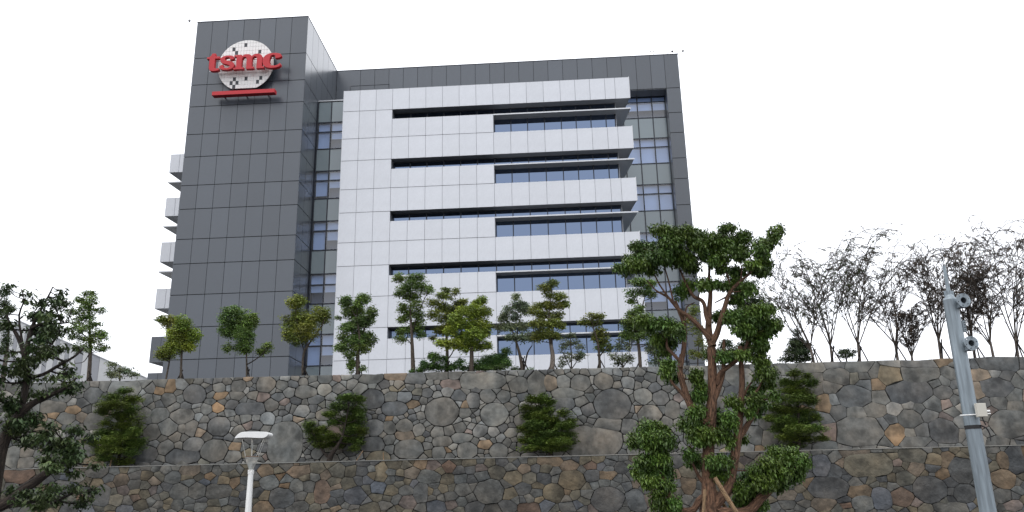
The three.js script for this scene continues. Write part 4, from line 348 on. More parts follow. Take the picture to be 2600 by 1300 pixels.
// left window strip between the tower and the white block
{
  const xl = TR + 0.04, xr = BD.wx[0] - 0.02, xm = BD.lgx[0], ly = [...BD.lgy, ...BD.lgy2, 11.4, 10.4, 8.6, 7.5];
  S('strip_core', M.interior, xl, xr, PLATEAU - 1, ly[0] - 0.02, zF, zLG - 0.9);
  S('strip_roof', M.joint, xl, xr, ly[0] - 0.02, ly[0] + 0.03, zF, zLG - 0.02);
  S('window_cap', M.trim, xl, xr, ly[0] + 0.03, ly[0] + 0.13, zLG - 0.1, zLG + 0.1);
  const xs = [xl + 0.09, xm, xr];
  for (let j = 0; j + 1 < ly.length; j++) {
    const kind = j % 3, y1 = ly[j] - 0.045, y0 = ly[j + 1] + 0.045;
    for (let i = 0; i < 2; i++) {
      const a = xs[i] + (i ? 0.045 : 0), b = xs[i + 1] - (i ? 0 : 0.045);
      if (kind === 0) pane('spandrel_pane', M.spandrel, a, b, y0, y1, zLG);
      else {
        pane('window_pane', M.glass, a, b, y0, y1, zLG);
        const drop = kind === 1 ? 1 : [1, 0.35, 0.8, 0.45, 1][Math.floor(bR() * 5)];
        if (y1 - y0 > 0.3) S('window_blind', M.blind, a, b, y1 - (y1 - y0) * drop, y1, zLG - 0.32, zLG - 0.3);
      }
    }
    if (j) S('transom', M.mullion, xl, xr, ly[j] - 0.05, ly[j] + 0.05, zLG - 0.06, zLG + 0.05);
  }
  S('mullion', M.mullion, xm - 0.045, xm + 0.045, 7.5, ly[0], zLG - 0.07, zLG + 0.07);
  S('mullion', M.mullion, xl, xl + 0.09, 7.5, ly[0], zLG - 0.07, zLG + 0.07);
}
// dark frame of the main block: top beam, right pier, deep opening with glazing
const fx = [TR]; for (let k = 10; k >= 1; k--) fx.push(BD.fx[0] - 1.504 * k); fx.splice(1, 1); fx.push(...BD.fx);
const FR = BD.fx[13], FP = BD.fx[12], OT = rows[1], OL = 5.4;
S('main_core', M.joint, TR - 0.05, FR - 0.05, OT, rows[0] - 0.05, BACK, zF - 0.055);
S('main_core', M.joint, TR - 0.05, OL, PLATEAU - 1, OT, BACK, zF - 0.055);
S('main_core', M.joint, FP + 0.06, FR - 0.05, PLATEAU - 1, OT, BACK, zF - 0.055);
S('glazing_core', M.interior, OL, FP + 0.06, PLATEAU - 1, OT, BACK, zRG - 1.0);
frontPanels('dark_panel', M.dark, fx, [rows[0], rows[1]], zF);
frontPanels('dark_panel', M.dark, fx.filter(x => x < -17), [rows[1], rows[2], rows[3]], zF);
frontPanels('dark_panel', M.dark, [FP, FR], rows.slice(1), zF);
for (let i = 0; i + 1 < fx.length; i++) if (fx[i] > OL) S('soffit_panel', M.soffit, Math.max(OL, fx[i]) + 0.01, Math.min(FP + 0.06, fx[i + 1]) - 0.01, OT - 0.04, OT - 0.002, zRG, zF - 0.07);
for (let j = 1; j + 1 < rows.length; j++) S('reveal_panel', M.dark[j % 3], FP - 0.002, FP + 0.058, rows[j + 1] + 0.02, rows[j] - (j === 1 ? 0.05 : 0.02), zRG, zF - 0.065);
S('parapet_cap', M.mullion, TR + 0.02, FR + 0.02, rows[0] - 0.02, rows[0] + 0.06, BACK, zF + 0.02);
{
  const gx = [FP - 0.02]; for (let x = BD.gx[1]; x > OL; x -= 1.498) gx.push(x); gx.push(OL); gx.reverse();
  const gy = [OT - 0.05]; for (let k = 0; k < 7; k++) for (const y of k ? BD.gy.slice(2) : BD.gy) { const q = y - Math.max(0, k - (k ? 1 : 0)) * 5.02 - (k ? 0 : 0); gy.push(k ? BD.gy[2 + BD.gy.slice(2).indexOf(y)] - (k - 1) * 5.03 : y); }
  const Y = [...new Set(gy.map(y => +y.toFixed(3)))].filter(y => y > 7.6).sort((a, b) => b - a); Y.push(7.5);
  // from the top: narrow light, window, then per floor: spandrel, narrow light, window
  for (let j = 0; j + 1 < Y.length; j++) {
    const kind = j < 2 ? j + 1 : (j - 2) % 3, y1 = Y[j] - 0.04, y0 = Y[j + 1] + 0.04;
    for (let i = 0; i + 1 < gx.length; i++) {
      const a = gx[i] + 0.04, b = gx[i + 1] - 0.04;
      if (kind === 0) pane('spandrel_pane', M.spandrel, a, b, y0, y1, zRG);
      else {
        pane('window_pane', M.glass, a, b, y0, y1, zRG);
        const drop = kind === 1 ? 1 : j === 1 ? 0.45 : [1, 1, 0.9, 0.5, 1][Math.floor(bR() * 5)];
        S('window_blind', M.blind, a, b, y1 - (y1 - y0) * drop, y1, zRG - 0.32, zRG - 0.3);
      }
    }
    if (j) S('transom', M.mullion, OL, FP, Y[j] - 0.045, Y[j] + 0.045, zRG - 0.06, zRG + 0.05);
  }
  for (const x of gx.slice(1)) S('mullion', M.mullion, x - 0.045, x + 0.045, 7.5, OT - 0.05, zRG - 0.07, zRG + 0.08);
}
// white block: full height panels on the left, bands with slots and ribbon windows to the right
const WX = BD.wx, WT = BD.wT, WS_ = BD.wS, WB = BD.wB, zRib = zW - 1.0, RIBX = 5.93;
S('white_block_core', M.jointGrey, WX[0] + 0.04, WX[3] - 0.03, PLATEAU - 1, WT[0] - 0.04, zF, zW - 0.055);
S('ribbon_core', M.interior, WX[3] - 0.02, RIBX - 0.05, PLATEAU - 1, WT[0] - 0.1, zF, zRib - 0.7);
S('edge_trim', M.white[0], WX[0] - 0.03, WX[0] + 0.012, 7.5, WT[0], zLG, zW + 0.01);
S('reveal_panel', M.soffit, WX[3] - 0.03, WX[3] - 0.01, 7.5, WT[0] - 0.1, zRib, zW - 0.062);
const leftRows = []; for (let k = 0; k < 5; k++) leftRows.push(WT[k], WS_[k]); leftRows.push(WT[5], 10.85, 8.1, 7.5);
const leftSorted = [...leftRows].sort((a, b) => b - a);
frontPanels('white_panel', M.white, WX.slice(0, 4), leftSorted, zW, 0.028, 0.045);
const OBL = 0.135, tipX = z => WX[18] - OBL * (zW - z);
const bandShape = (xa, za, zb) => [[xa, za], [tipX(za), za], [tipX(zb), zb], [xa, zb]];
for (let k = 0; k < 5; k++) {
  const top = WT[k], sl = WS_[k], bot = WB[k], nxt = WT[k + 1];
  frontPanels('white_panel', M.white, WX.slice(3), [top, sl], zW, 0.028, 0.045);
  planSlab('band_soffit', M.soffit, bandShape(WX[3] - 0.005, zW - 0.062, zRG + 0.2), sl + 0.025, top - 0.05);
  S('edge_trim', M.trim, WX[18] - 0.015, WX[18] + 0.05, sl + 0.02, top + 0.03, zW - 0.12, zW + 0.012);
  frontPanels('white_panel', M.white, WX.slice(3, 10), [bot, nxt], zW, 0.028, 0.045);
  S('parapet_backing', M.jointGrey, WX[3], WX[9] - 0.02, nxt, bot - 0.04, zW - 0.22, zW - 0.062);
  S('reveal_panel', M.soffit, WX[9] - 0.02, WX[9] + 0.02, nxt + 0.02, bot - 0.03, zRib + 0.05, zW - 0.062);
  planSlab('sun_shade', M.trim, bandShape(WX[9] + 0.02, zW - 0.01, zRG + 0.2), bot - 0.14, bot - 0.04);
  for (let i = 9; i < 18; i++) if (i !== 17) S('shade_edge', M.trim, WX[i] + 0.012, WX[Math.min(18, i + (i === 16 ? 2 : 1))] - 0.012 + (i === 16 ? 0.06 : 0), bot - 0.145, bot - 0.03, zW - 0.009, zW + 0.03);
  for (let i = 3; i < 17; i++) {
    const a = WX[i], b = i === 16 ? RIBX : WX[i + 1];
    pane('window_pane', M.visionGlass, a + 0.045, b - 0.045, nxt + 0.03, sl - 0.05, zRib);
    S('mullion', M.mullion, a - 0.045, a + 0.045, nxt + 0.02, sl + 0.02, zRib - 0.06, zRib + 0.07);
  }
  S('transom', M.mullion, WX[3], RIBX, sl - 0.06, sl + 0.02, zRib - 0.06, zRib + 0.05);
  S('corner_post', M.mullion, RIBX - 0.045, RIBX + 0.06, nxt + 0.02, sl + 0.02, zRib - 0.1, zRib + 0.08);
  S('edge_trim', M.trim, RIBX + 0.062, RIBX + 0.1, nxt + 0.02, sl + 0.02, zRib - 0.1, zRib + 0.02);
}
frontPanels('white_panel', M.white, WX.slice(3), [WT[5], 10.85, 8.1, 7.5], zW, 0.028, 0.045);
planSlab('plinth_core', M.jointGrey, bandShape(WX[3] - 0.005, zW - 0.062, zRG + 0.2), PLATEAU - 1, WT[5] - 0.05);
// roof pipe frame on the white block
{
  const y0 = WT[0] - 0.05, y1 = 41.17, z = -71.5, r = 0.035, a = -19.36, b = -15.5;
  const geos = [rod(a, y1, z, b, y1, z, r), rod(a, y0, z, a, y1, z, r), rod(b, y0, z, b, y1, z, r), rod(a, y1, z, a + 0.15, y0, z + 1.2, r), rod(b, y1, z, b + 0.15, y0, z + 1.2, r)];
  const rail = thing('roof_railing', 'thin dark pipe frame standing on the white block roof', 'railing', [-17.4, y0, z]);
  geos.forEach((g, i) => { g.translate(17.4, -y0, -z); part(rail, ['rail', 'post', 'post', 'brace', 'brace'][i], g, M.mullion); });
}
// wing behind the tower: band ends with shades sticking out on the left
{
  const z = -81, zb = -84.7, xL = -41.58, T = [39.22, 34.14, 29.12, 24.03, 18.97, 15.24], Bt = [37.03, 31.99, 26.9, 21.86, 16.26, 12.5], Sh = [35.97, 30.91, 25.9, 20.79];
  S('wing_core', M.joint, -38.6, TL, PLATEAU - 1, 41, BACK, -82);
  const shape = (za, zz, xr) => [[xL, za], [xr, za], [xr, zz], [xL + 0.073 * (za - zz), zz]];
  for (let k = 0; k < 6; k++) {
    const mats = k < 4 ? M.white : M.dark;
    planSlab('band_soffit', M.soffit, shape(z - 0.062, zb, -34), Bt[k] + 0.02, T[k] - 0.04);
    frontPanels('wing_panel', mats, [xL, -40.52, -38.9, -37.3, -35.7], [T[k], Bt[k]], z);
    if (k < 4) { planSlab('sun_shade', M.trim, shape(z - 0.01, -88.5, -34), Sh[k] - 0.12, Sh[k]); S('shade_edge', M.trim, xL, -35, Sh[k] - 0.12, Sh[k] + 0.01, z - 0.009, z + 0.03); }
  }
}

// ---------------------------------------------------------------- sign on the tower
{
  const cx = -27.43, cy = 40.42, R = 2.59, chord = 38.08, zD = -65.35;
  const sign = thing('logo_sign', 'red lettering over a white gridded disc with a red bar on the tower', 'sign', [cx, cy, zT]);
  const outline = (r, bottom, n = 72) => { const p = []; for (let i = 0; i < n; i++) { const a = i / n * Math.PI * 2; p.push([Math.cos(a) * r, Math.sin(a) * r]); } return clipHalf(p, 0, -1, -bottom); };
  function clipHalf(P, nx, ny, m) { const N = []; for (let i = 0; i < P.length; i++) { const a = P[i], b = P[(i + 1) % P.length], fa = a[0] * nx + a[1] * ny - m, fb = b[0] * nx + b[1] * ny - m; if (fa <= 0) N.push(a); if ((fa < 0 && fb > 0) || (fa > 0 && fb < 0)) { const w = fa / (fa - fb); N.push([a[0] + (b[0] - a[0]) * w, a[1] + (b[1] - a[1]) * w]); } } return N; }
  const prism = (P, d, bevel = 0) => { const s = new THREE.Shape(P.map(p => new THREE.Vector2(...p))); return new THREE.ExtrudeGeometry(s, { depth: d, bevelEnabled: bevel > 0, bevelSize: bevel, bevelThickness: bevel, bevelSegments: 2 }); };
  const O = outline(R, chord - cy), dz = zD - zT;
  part(sign, 'disc', prism(O, 0.16), M.signBlack, [0, 0, dz - 0.19]);
  const tw = 0.27, th = 0.383, gx0 = -27.565 - cx - tw / 2, gy0 = 42.509 - cy - th / 2, gap = 0.018, white = [];
  const blackTiles = [[-27.565, 42.509], [-28.65, 42.117], [-28.38, 41.743], [-26.221, 41.765], [-28.395, 39.076], [-28.674, 38.681], [-28.136, 38.679], [-28.405, 38.29], [-27.315, 39.089], [-25.964, 39.097], [-26.246, 38.708]];
  const isBlack = new Set(blackTiles.map(([x, y]) => Math.round((x - cx - gx0 - tw / 2) / tw) + ',' + Math.round((y - cy - gy0 - th / 2) / th)));
  for (let i = -14; i < 14; i++) for (let j = -16; j < 6; j++) {
    const x0 = gx0 + i * tw + gap / 2, x1 = x0 + tw - gap, y0 = gy0 + j * th + gap / 2, y1 = y0 + th - gap;
    let P = O.map(p => [p[0] * 0.995, p[1] * 0.995]);
    P = clipHalf(P, -1, 0, -x0); if (P.length > 2) P = clipHalf(P, 1, 0, x1); if (P.length > 2) P = clipHalf(P, 0, -1, -y0); if (P.length > 2) P = clipHalf(P, 0, 1, y1);
    if (P.length < 3) continue;
    const g = prism(P, 0.03); g.translate(0, 0, dz - 0.03);
    if (isBlack.has(i + ',' + j)) part(sign, 'black_tile', g, M.signBlack); else white.push(g);
  }
  part(sign, 'white_tiles', mergeGeometries(white), M.signWhite).userData.kind = 'stuff';
  const bar = new THREE.BoxGeometry(5.7, 0.36, 0.55); part(sign, 'underline_bar', bar, M.red, [-27.275 - cx, 37.48 - cy, -65.17 - zT]);
  for (const x of [-29.3, -27.3, -25.3]) part(sign, 'bracket', boxGeo(0.08, 0.08, 0.6), M.mullion, [x - cx, 37.5 - cy, 0.28]);
  for (const [x, y] of [[-1.2, 1.2], [1.2, 1.2], [-1.2, -1], [1.2, -1]]) part(sign, 'bracket', boxGeo(0.1, 0.1, 0.5), M.mullion, [x, y, 0.23]);
  const font = await new FontLoader().loadAsync('fonts/droid/droid_serif_bold.typeface.json');
  const box = { t: [-30.71, -29.53, 39.51, 41.3], s: [-29.5, -28.14, 39.57, 41.03], m: [-28.22, -25.4, 39.56, 41.06], c: [-25.57, -23.87, 39.53, 41.05] };
  for (const ch of 'tsmc') {
    const g = new TextGeometry(ch, { font, size: 1, depth: 0.3, curveSegments: 8, bevelEnabled: true, bevelSize: 0.012, bevelThickness: 0.02, bevelSegments: 2 });
    g.computeBoundingBox(); const b = g.boundingBox, [x0, x1, y0, y1] = box[ch];
    g.translate(-b.min.x, -b.min.y, -b.min.z); g.scale((x1 - x0) / (b.max.x - b.min.x), (y1 - y0) / (b.max.y - b.min.y), 0.34 / (b.max.z - b.min.z));
    part(sign, 'letter', g, M.red, [x0 - cx, y0 - cy, -64.82 - 0.34 - zT + 0.3]);
  }
  part(sign, 'letter_rail', boxGeo(6.6, 0.06, 0.06), M.trim, [-27.3 - cx, 39.75 - cy, -65.1 - zT + 0.1]);
  part(sign, 'letter_rail', boxGeo(6.6, 0.06, 0.06), M.trim, [-27.3 - cx, 40.75 - cy, -65.1 - zT + 0.1]);
}
// security cameras on roof arms
function roofCamera(x, y, z, dx, dy, label) {
  const t = thing('security_camera', label, 'security camera', [x, y, z], 'cameras on roof arms');
  part(t, 'arm', rod(0, 0, 0, dx, dy, 0.1, 0.03, 0.025), M.trim);
  part(t, 'housing', new THREE.CylinderGeometry(0.1, 0.12, 0.16, 14), M.signWhite, [dx, dy - 0.08, 0.1]);
  const d = new THREE.SphereGeometry(0.115, 14, 8, 0, Math.PI * 2, Math.PI / 2, Math.PI / 2); part(t, 'dome', d, M.black, [dx, dy - 0.16, 0.1]);
}
roofCamera(-32.6, 45.66, -66.1, -0.85, 0.32, 'dome security camera on an arm off the dark tower corner');
roofCamera(13.25, 45.66, -76.3, 0.6, 0.42, 'dome security camera on an arm past the far end of the dark parapet');
roofCamera(12.15, 45.66, -76.3, 0.62, 0.42, 'dome security camera on an arm above the dark parapet, next to the end one');
{
  const t = thing('roof_sensor', 'pair of thin sensor posts standing on the dark parapet', 'sensor', [10.6, 45.66, -76.4]);
  part(t, 'post', rod(0, 0, 0, 0, 0.5, 0, 0.025), M.trim); part(t, 'post', rod(0.28, 0, 0, 0.28, 0.45, 0, 0.025), M.trim);
  part(t, 'head', new THREE.CylinderGeometry(0.07, 0.07, 0.14, 10), M.signWhite, [0, 0.56, 0]); part(t, 'head', new THREE.CylinderGeometry(0.07, 0.07, 0.14, 10), M.signWhite, [0.28, 0.5, 0]);
}
// striped hall far behind on the left
{
  const z = -110, hall = thing('factory_hall', 'distant hall with light and grey vertical wall stripes and a sloping roof', 'building', [-68, PLATEAU, z]);
  const roof = x => 25.93 - (x + 71.08) * 0.4475, light = panelMat(0.52, 0.53, 0.54, 0.8), grey = panelMat(0.3, 0.31, 0.335, 0.8);
  const xs = [-50, -63.5, -64.7, -66, -67, -68, -68.6]; while (xs.at(-1) > -92) xs.push(xs.at(-1) - (xs.length % 2 ? 0.95 : 0.6)); xs.reverse();
  const top = q => Math.min(28, roof(q));
  for (let i = 0; i + 1 < xs.length; i++) {
    const a = xs[i] + 0.02, b = xs[i + 1] - 0.02; if (top(b) < PLATEAU + 0.5) break;
    const s = new THREE.Shape([[a, PLATEAU], [b, PLATEAU], [b, top(b)], [a, top(a)]].map(p => new THREE.Vector2(p[0] + 68, p[1] - PLATEAU)));
    part(hall, 'wall_panel', new THREE.ExtrudeGeometry(s, { depth: 0.1, bevelEnabled: false }), (xs.length - i) % 2 ? grey : light, [0, 0, -0.1]);
  }
  const s = new THREE.Shape([[-92, 6], [-50, 6], [-50, top(-50) - 0.1], [-75.7, 27.9], [-92, 27.9]].map(p => new THREE.Vector2(p[0] + 68, p[1] - PLATEAU)));
  part(hall, 'core', new THREE.ExtrudeGeometry(s, { depth: 0.6, bevelEnabled: false }), grey, [0, 0, -0.71]);
  const e = rod(-75.7 + 68, 28.05 - PLATEAU, 0.05, -50 + 68, top(-50) + 0.05 - PLATEAU, 0.05, 0.1); part(hall, 'roof_edge', e, M.trim);
}
// ---------------------------------------------------------------- trees and shrubs
function leafSpray(n, len, wid, spread, droop, seed, narrow = 0.5) { // a few folded leaves round one twig tip
  const R = rng(seed), pos = [], nor = [], idx = [], q = new THREE.Quaternion(), v = new THREE.Vector3(), e = new THREE.Euler();
  for (let i = 0; i < n; i++) {
    const L = len * (0.7 + 0.6 * R()), W = wid * (0.7 + 0.6 * R()) / 2, a = i / n * Math.PI * 2 + R() * 1.2;
    e.set(-droop * (0.5 + R()) + 0.3 * (R() - 0.5), a, (R() - 0.5) * 0.9, 'YXZ'); q.setFromEuler(e);
    const o = new THREE.Vector3((R() - 0.5) * spread, (R() - 0.5) * spread, (R() - 0.5) * spread), b = pos.length / 3;
    const P = [[0, 0, 0], [W, W * 0.35, -L * narrow * 0.8], [0, 0, -L * 0.5], [-W, W * 0.35, -L * narrow * 0.8], [0, -L * 0.06, -L]];
    for (const p of P) { v.set(p[0], p[1], p[2]).applyQuaternion(q).add(o); pos.push(v.x, v.y, v.z); }
    idx.push(b, b + 1, b + 2, b, b + 2, b + 3, b + 2, b + 1, b + 4, b + 2, b + 4, b + 3);
  }
  let g = new THREE.BufferGeometry(); g.setAttribute('position', new THREE.Float32BufferAttribute(pos, 3)); g.setIndex(idx); g = g.toNonIndexed(); g.computeVertexNormals(); return g;
}
const SPRAY = {
  young: leafSpray(7, 0.095, 0.055, 0.16, 0.35, 1), big: leafSpray(7, 0.082, 0.036, 0.14, 0.8, 2), near: leafSpray(6, 0.078, 0.034, 0.13, 0.6, 3),
  conifer: leafSpray(8, 0.1, 0.03, 0.13, 0.0, 4, 0.7), fine: leafSpray(4, 0.1, 0.026, 0.07, 0.5, 5), hedge: leafSpray(6, 0.09, 0.05, 0.12, 0.1, 6),
};
function foliage(parent, blobs, spray, mat, density, seed, o = {}) {
  const R = rng(seed), list = [], up = o.up ?? 0.2;
  for (const [bx, by, bz, rx0, ry0] of blobs) {
    const fit = o.thin && by > o.thin[0] ? 1.16 : 0.95, rx = rx0 * (o.grow ?? 1) * fit, ry = ry0 * (o.growY ?? 1) * fit, rz = o.rz ? o.rz * rx : (rx + ry) / 2, airy = o.thin && by > o.thin[0] ? o.thin[1] : 1, n = Math.max(3, Math.round(density * airy * Math.PI * rx * ry * (0.75 + 0.5 * R()))), tone = 0.78 + 0.44 * R(), warm = (R() - 0.5) * 0.3;
    const lobes = []; for (let k = 0; k < 6; k++) lobes.push([R() * 6.28, (R() - 0.5) * 2.4, 1 + (R() - 0.5) * (o.even ?? 1) * 0.5]);
    for (let i = 0; i < n; i++) {
      const th = R() * Math.PI * 2, c = R() * 2 - 1, s = Math.sqrt(1 - c * c); let k = 1;
      for (const l of lobes) { const d = Math.cos(th - l[0]) * s * Math.cos(l[1]) + c * Math.sin(l[1]); if (d > 0.75) k *= l[2]; }
      const r = Math.pow(R(), o.shell ?? 0.42) * k * 1.04;
      const y = c * r; if (y < -0.55 && R() < 0.45) continue;
      list.push([bx + Math.cos(th) * s * r * rx, by + y * ry + up * 0.05, bz + Math.sin(th) * s * r * rz, tone, warm]);
    }
  }
  const im = new THREE.InstancedMesh(spray, mat, list.length), m = new THREE.Matrix4(), q = new THREE.Quaternion(), e = new THREE.Euler(), p = new THREE.Vector3(), sc = new THREE.Vector3(), col = new THREE.Color();
  list.forEach((l, i) => {
    const u = 0.7 + 0.65 * R(); e.set((R() - 0.5) * (o.tumble ?? 0.9), R() * Math.PI * 2, (R() - 0.5) * (o.tumble ?? 0.9)); q.setFromEuler(e);
    m.compose(p.set(l[0], l[1], l[2]), q, sc.set(u, u, u)); im.setMatrixAt(i, m);
    const t = l[3] * (0.62 + 0.76 * R()), w = l[4] + (R() - 0.5) * 0.25; col.setRGB(t * (1 + w + (o.rust ?? 0) * (R() < 0.12 ? 2.5 : 0)), t * (1 + w * 0.25), t * (1 - w * 0.6)); im.setColorAt(i, col);
  });
  im.name = 'crown'; im.userData.kind = 'stuff'; im.castShadow = im.receiveShadow = true; parent.add(im); return im;
}
function plant(key, name, label, category, st) {
  const [b, stems, blobs] = TREES[key], seed = [...key].reduce((a, c) => a * 31 + c.charCodeAt(0), 7), R = rng(seed);
  const t = thing(name, label, category, b, st.group);
  const main = stems.filter((s, i) => i < (st.mains ?? 1)), others = stems.slice(st.mains ?? 1);
  const sides = st.sides ?? 6;
  main.forEach((s, i) => part(t, i ? 'limb' : 'trunk', limb(s, sides, 4), st.bark));
  for (const s of others) part(t, 'branch', limb(s, Math.max(5, sides - 2), 3), st.barkTwig ?? st.bark);
  const twigs = [], nodes = [];
  for (const s of stems) for (let i = 0; i < s.length; i += 4) nodes.push([s[i], s[i + 1], s[i + 2], s[i + 3]]);
  for (const s of stems) for (let i = 0; i + 4 < s.length; i += 4) nodes.push([(s[i] + s[i + 4]) / 2, (s[i + 1] + s[i + 5]) / 2, (s[i + 2] + s[i + 6]) / 2, (s[i + 3] + s[i + 7]) / 2]);
  for (const [x, y, z, rx, ry] of blobs) { // a twig from the nearest wood below into each clump, forking inside it
    let best = null, bd = 1e9; for (const n of nodes) { const d = Math.hypot(n[0] - x, (n[1] - y) * (n[1] > y ? 2.2 : 1), n[2] - z); if (d < bd) { bd = d; best = n; } }
    const r = Math.min(best[3] * 0.5, 0.012 + 0.02 * Math.max(rx, ry)) + 0.003, mid = [(best[0] + x) / 2 + (R() - 0.5) * 0.15 * bd, (best[1] + y) / 2 - 0.06 * bd, (best[2] + z) / 2];
    twigs.push(limb([best[0], best[1], best[2], r, ...mid, r * 0.8, x, y, z, r * 0.5], 5, 3));
    for (let k = 0; k < 3; k++) { const a = R() * 6.28, c = R() * 0.9; twigs.push(rod(...[mid, [x, y, z]][k % 2].map((q, i) => q), x + Math.cos(a) * rx * 0.8, y + c * ry * 0.8, z + Math.sin(a) * rx * 0.7, r * 0.5, r * 0.22, 4)); }
  }
  if (twigs.length) part(t, 'twigs', mergeGeometries(twigs), st.barkTwig ?? st.bark).userData.kind = 'stuff';
  foliage(t, blobs, st.spray, st.leaf, st.density, seed + 3, st);
  return t;
}
const Y = { spray: SPRAY.young, bark: M.barkGrey, barkTwig: M.barkDark, leaf: M.leafYoung, density: 360, growY: 1.22, grow: 1.06, group: 'young trees on the wall' };
const young = (k, label, leaf, more = {}) => plant(k, 'young_tree', label, 'tree', { ...Y, leaf, ...more });
young('t1', 'bright yellow green young tree at the foot of the dark tower, beside its outer corner', M.leafBright);
young('t1b', 'thin young tree with separate upper and lower tufts below the band ends of the tower', M.leafOlive);
young('t2', 'young tree with a low side branch in front of the dark tower panels', M.leafYoung);
young('t3', 'leaning olive brown young tree in front of the narrow window strip beside the tower', M.leafOlive);
young('t4', 'ragged dark green young tree before the first white panels next to the window strip', M.leafYoung, { density: 470 });
young('t5', 'tallest slim young tree on the wall, reaching the white facade slot', M.leafYoung);
young('t6', 'open young tree standing behind the bright bushy one above the hedge', M.leafOlive);
young('t7', 'bushy yellow green young tree rising between the two hedges', M.leafBright, { density: 520 });
young('t8', 'pale two stemmed young tree before the ribbon windows', M.leafSilver);
young('t9', 'tall young tree with a thick pale trunk before the ribbon windows', M.leafYoung, { leaf: M.leafOlive, density: 460, bark: M.barkPale });
young('t10', 'short young tree with a flat top before the ribbon windows', M.leafOlive);
young('t11', 'young tree with stacked round tufts at the pointed end of the white bands', M.leafYoung);
young('t12', 'young tree half hidden behind the crown of the big red barked tree', M.leafDeep);
young('t21', 'tall staked young tree on the wall before the striped hall', M.leafYoung, { rust: 0.12 });
young('t22', 'young tree on the wall overlapped by the near dark tree', M.leafDeep);
const bush = (k, name, label, leaf, more = {}) => plant(k, name, label, 'shrub', { ...Y, leaf, density: 190, group: 'shrubs on the wall', ...more });
bush('s1', 'shrub', 'loose feathery shrub beside the thick pale trunked young tree', M.leafSilver);
bush('s2', 'shrub', 'loose feathery shrub beside the flat topped young tree', M.leafSilver);
bush('s4', 'shrub', 'thin shrub before the right glazing of the office block', M.leafSilver);
bush('s5', 'shrub', 'straggly shrub before the right pier of the dark frame', M.leafOlive);
bush('s6', 'shrub', 'pale low shrub where the striped hall roof meets the wall', M.leafSilver, { density: 200 });
bush('s7', 'shrub', 'low shrub at the foot of the striped hall wall', M.leafYoung, { density: 200 });
bush('h1', 'hedge', 'low green hedge between the tallest and the bushiest young trees', M.leafHedge, { density: 520, spray: SPRAY.hedge, group: 'hedges on the wall' });
bush('h2', 'hedge', 'mounded green hedge between the bushy tree and the two stemmed tree', M.leafHedge, { density: 520, spray: SPRAY.hedge, group: 'hedges on the wall' });
bush('e1', 'evergreen_shrub', 'dark cone shaped evergreen shrub before the bare trees', M.leafDeep, { density: 420 });
bush('e2', 'evergreen_shrub', 'small dark rounded shrub between two bare tree trunks', M.leafDeep, { density: 300 });
const ledge = (k, label) => plant(k, 'clipped_pine', label, 'shrub', { spray: SPRAY.conifer, bark: M.barkDark, leaf: M.leafConifer, density: 900, grow: 1.05, growY: 1.1, group: 'clipped evergreens on the ledge', tumble: 0.5, shell: 0.5, up: 1, even: 1.5 });
ledge('l1', 'cone shaped evergreen on the ledge beside the near dark tree');
ledge('l2', 'evergreen with a low side lobe on the ledge past the white street lamp');
ledge('l3', 'broad layered evergreen alone at the middle of the ledge');
ledge('l4', 'dark evergreen on the ledge partly behind the big red barked tree');
plant('big', 'pruned_tree', 'big red barked tree pruned into separate leaf balls before the stone wall', 'tree', { spray: SPRAY.big, bark: M.barkRed, barkTwig: M.barkRed, leaf: M.leafBig, density: 1150, even: 0.6, shell: 0.4, mains: 4, thin: [4.6, 0.85], sides: 9, rust: 0.02, tumble: 0.7 });
plant('left', 'broad_tree', 'near dark trunked tree with spreading limbs and dense drooping leaves', 'tree', { spray: SPRAY.near, bark: M.barkDark, barkTwig: M.barkDark, leaf: M.leafNear, density: 1050, grow: 0.9, growY: 0.9, mains: 3, sides: 9, tumble: 0.6 });
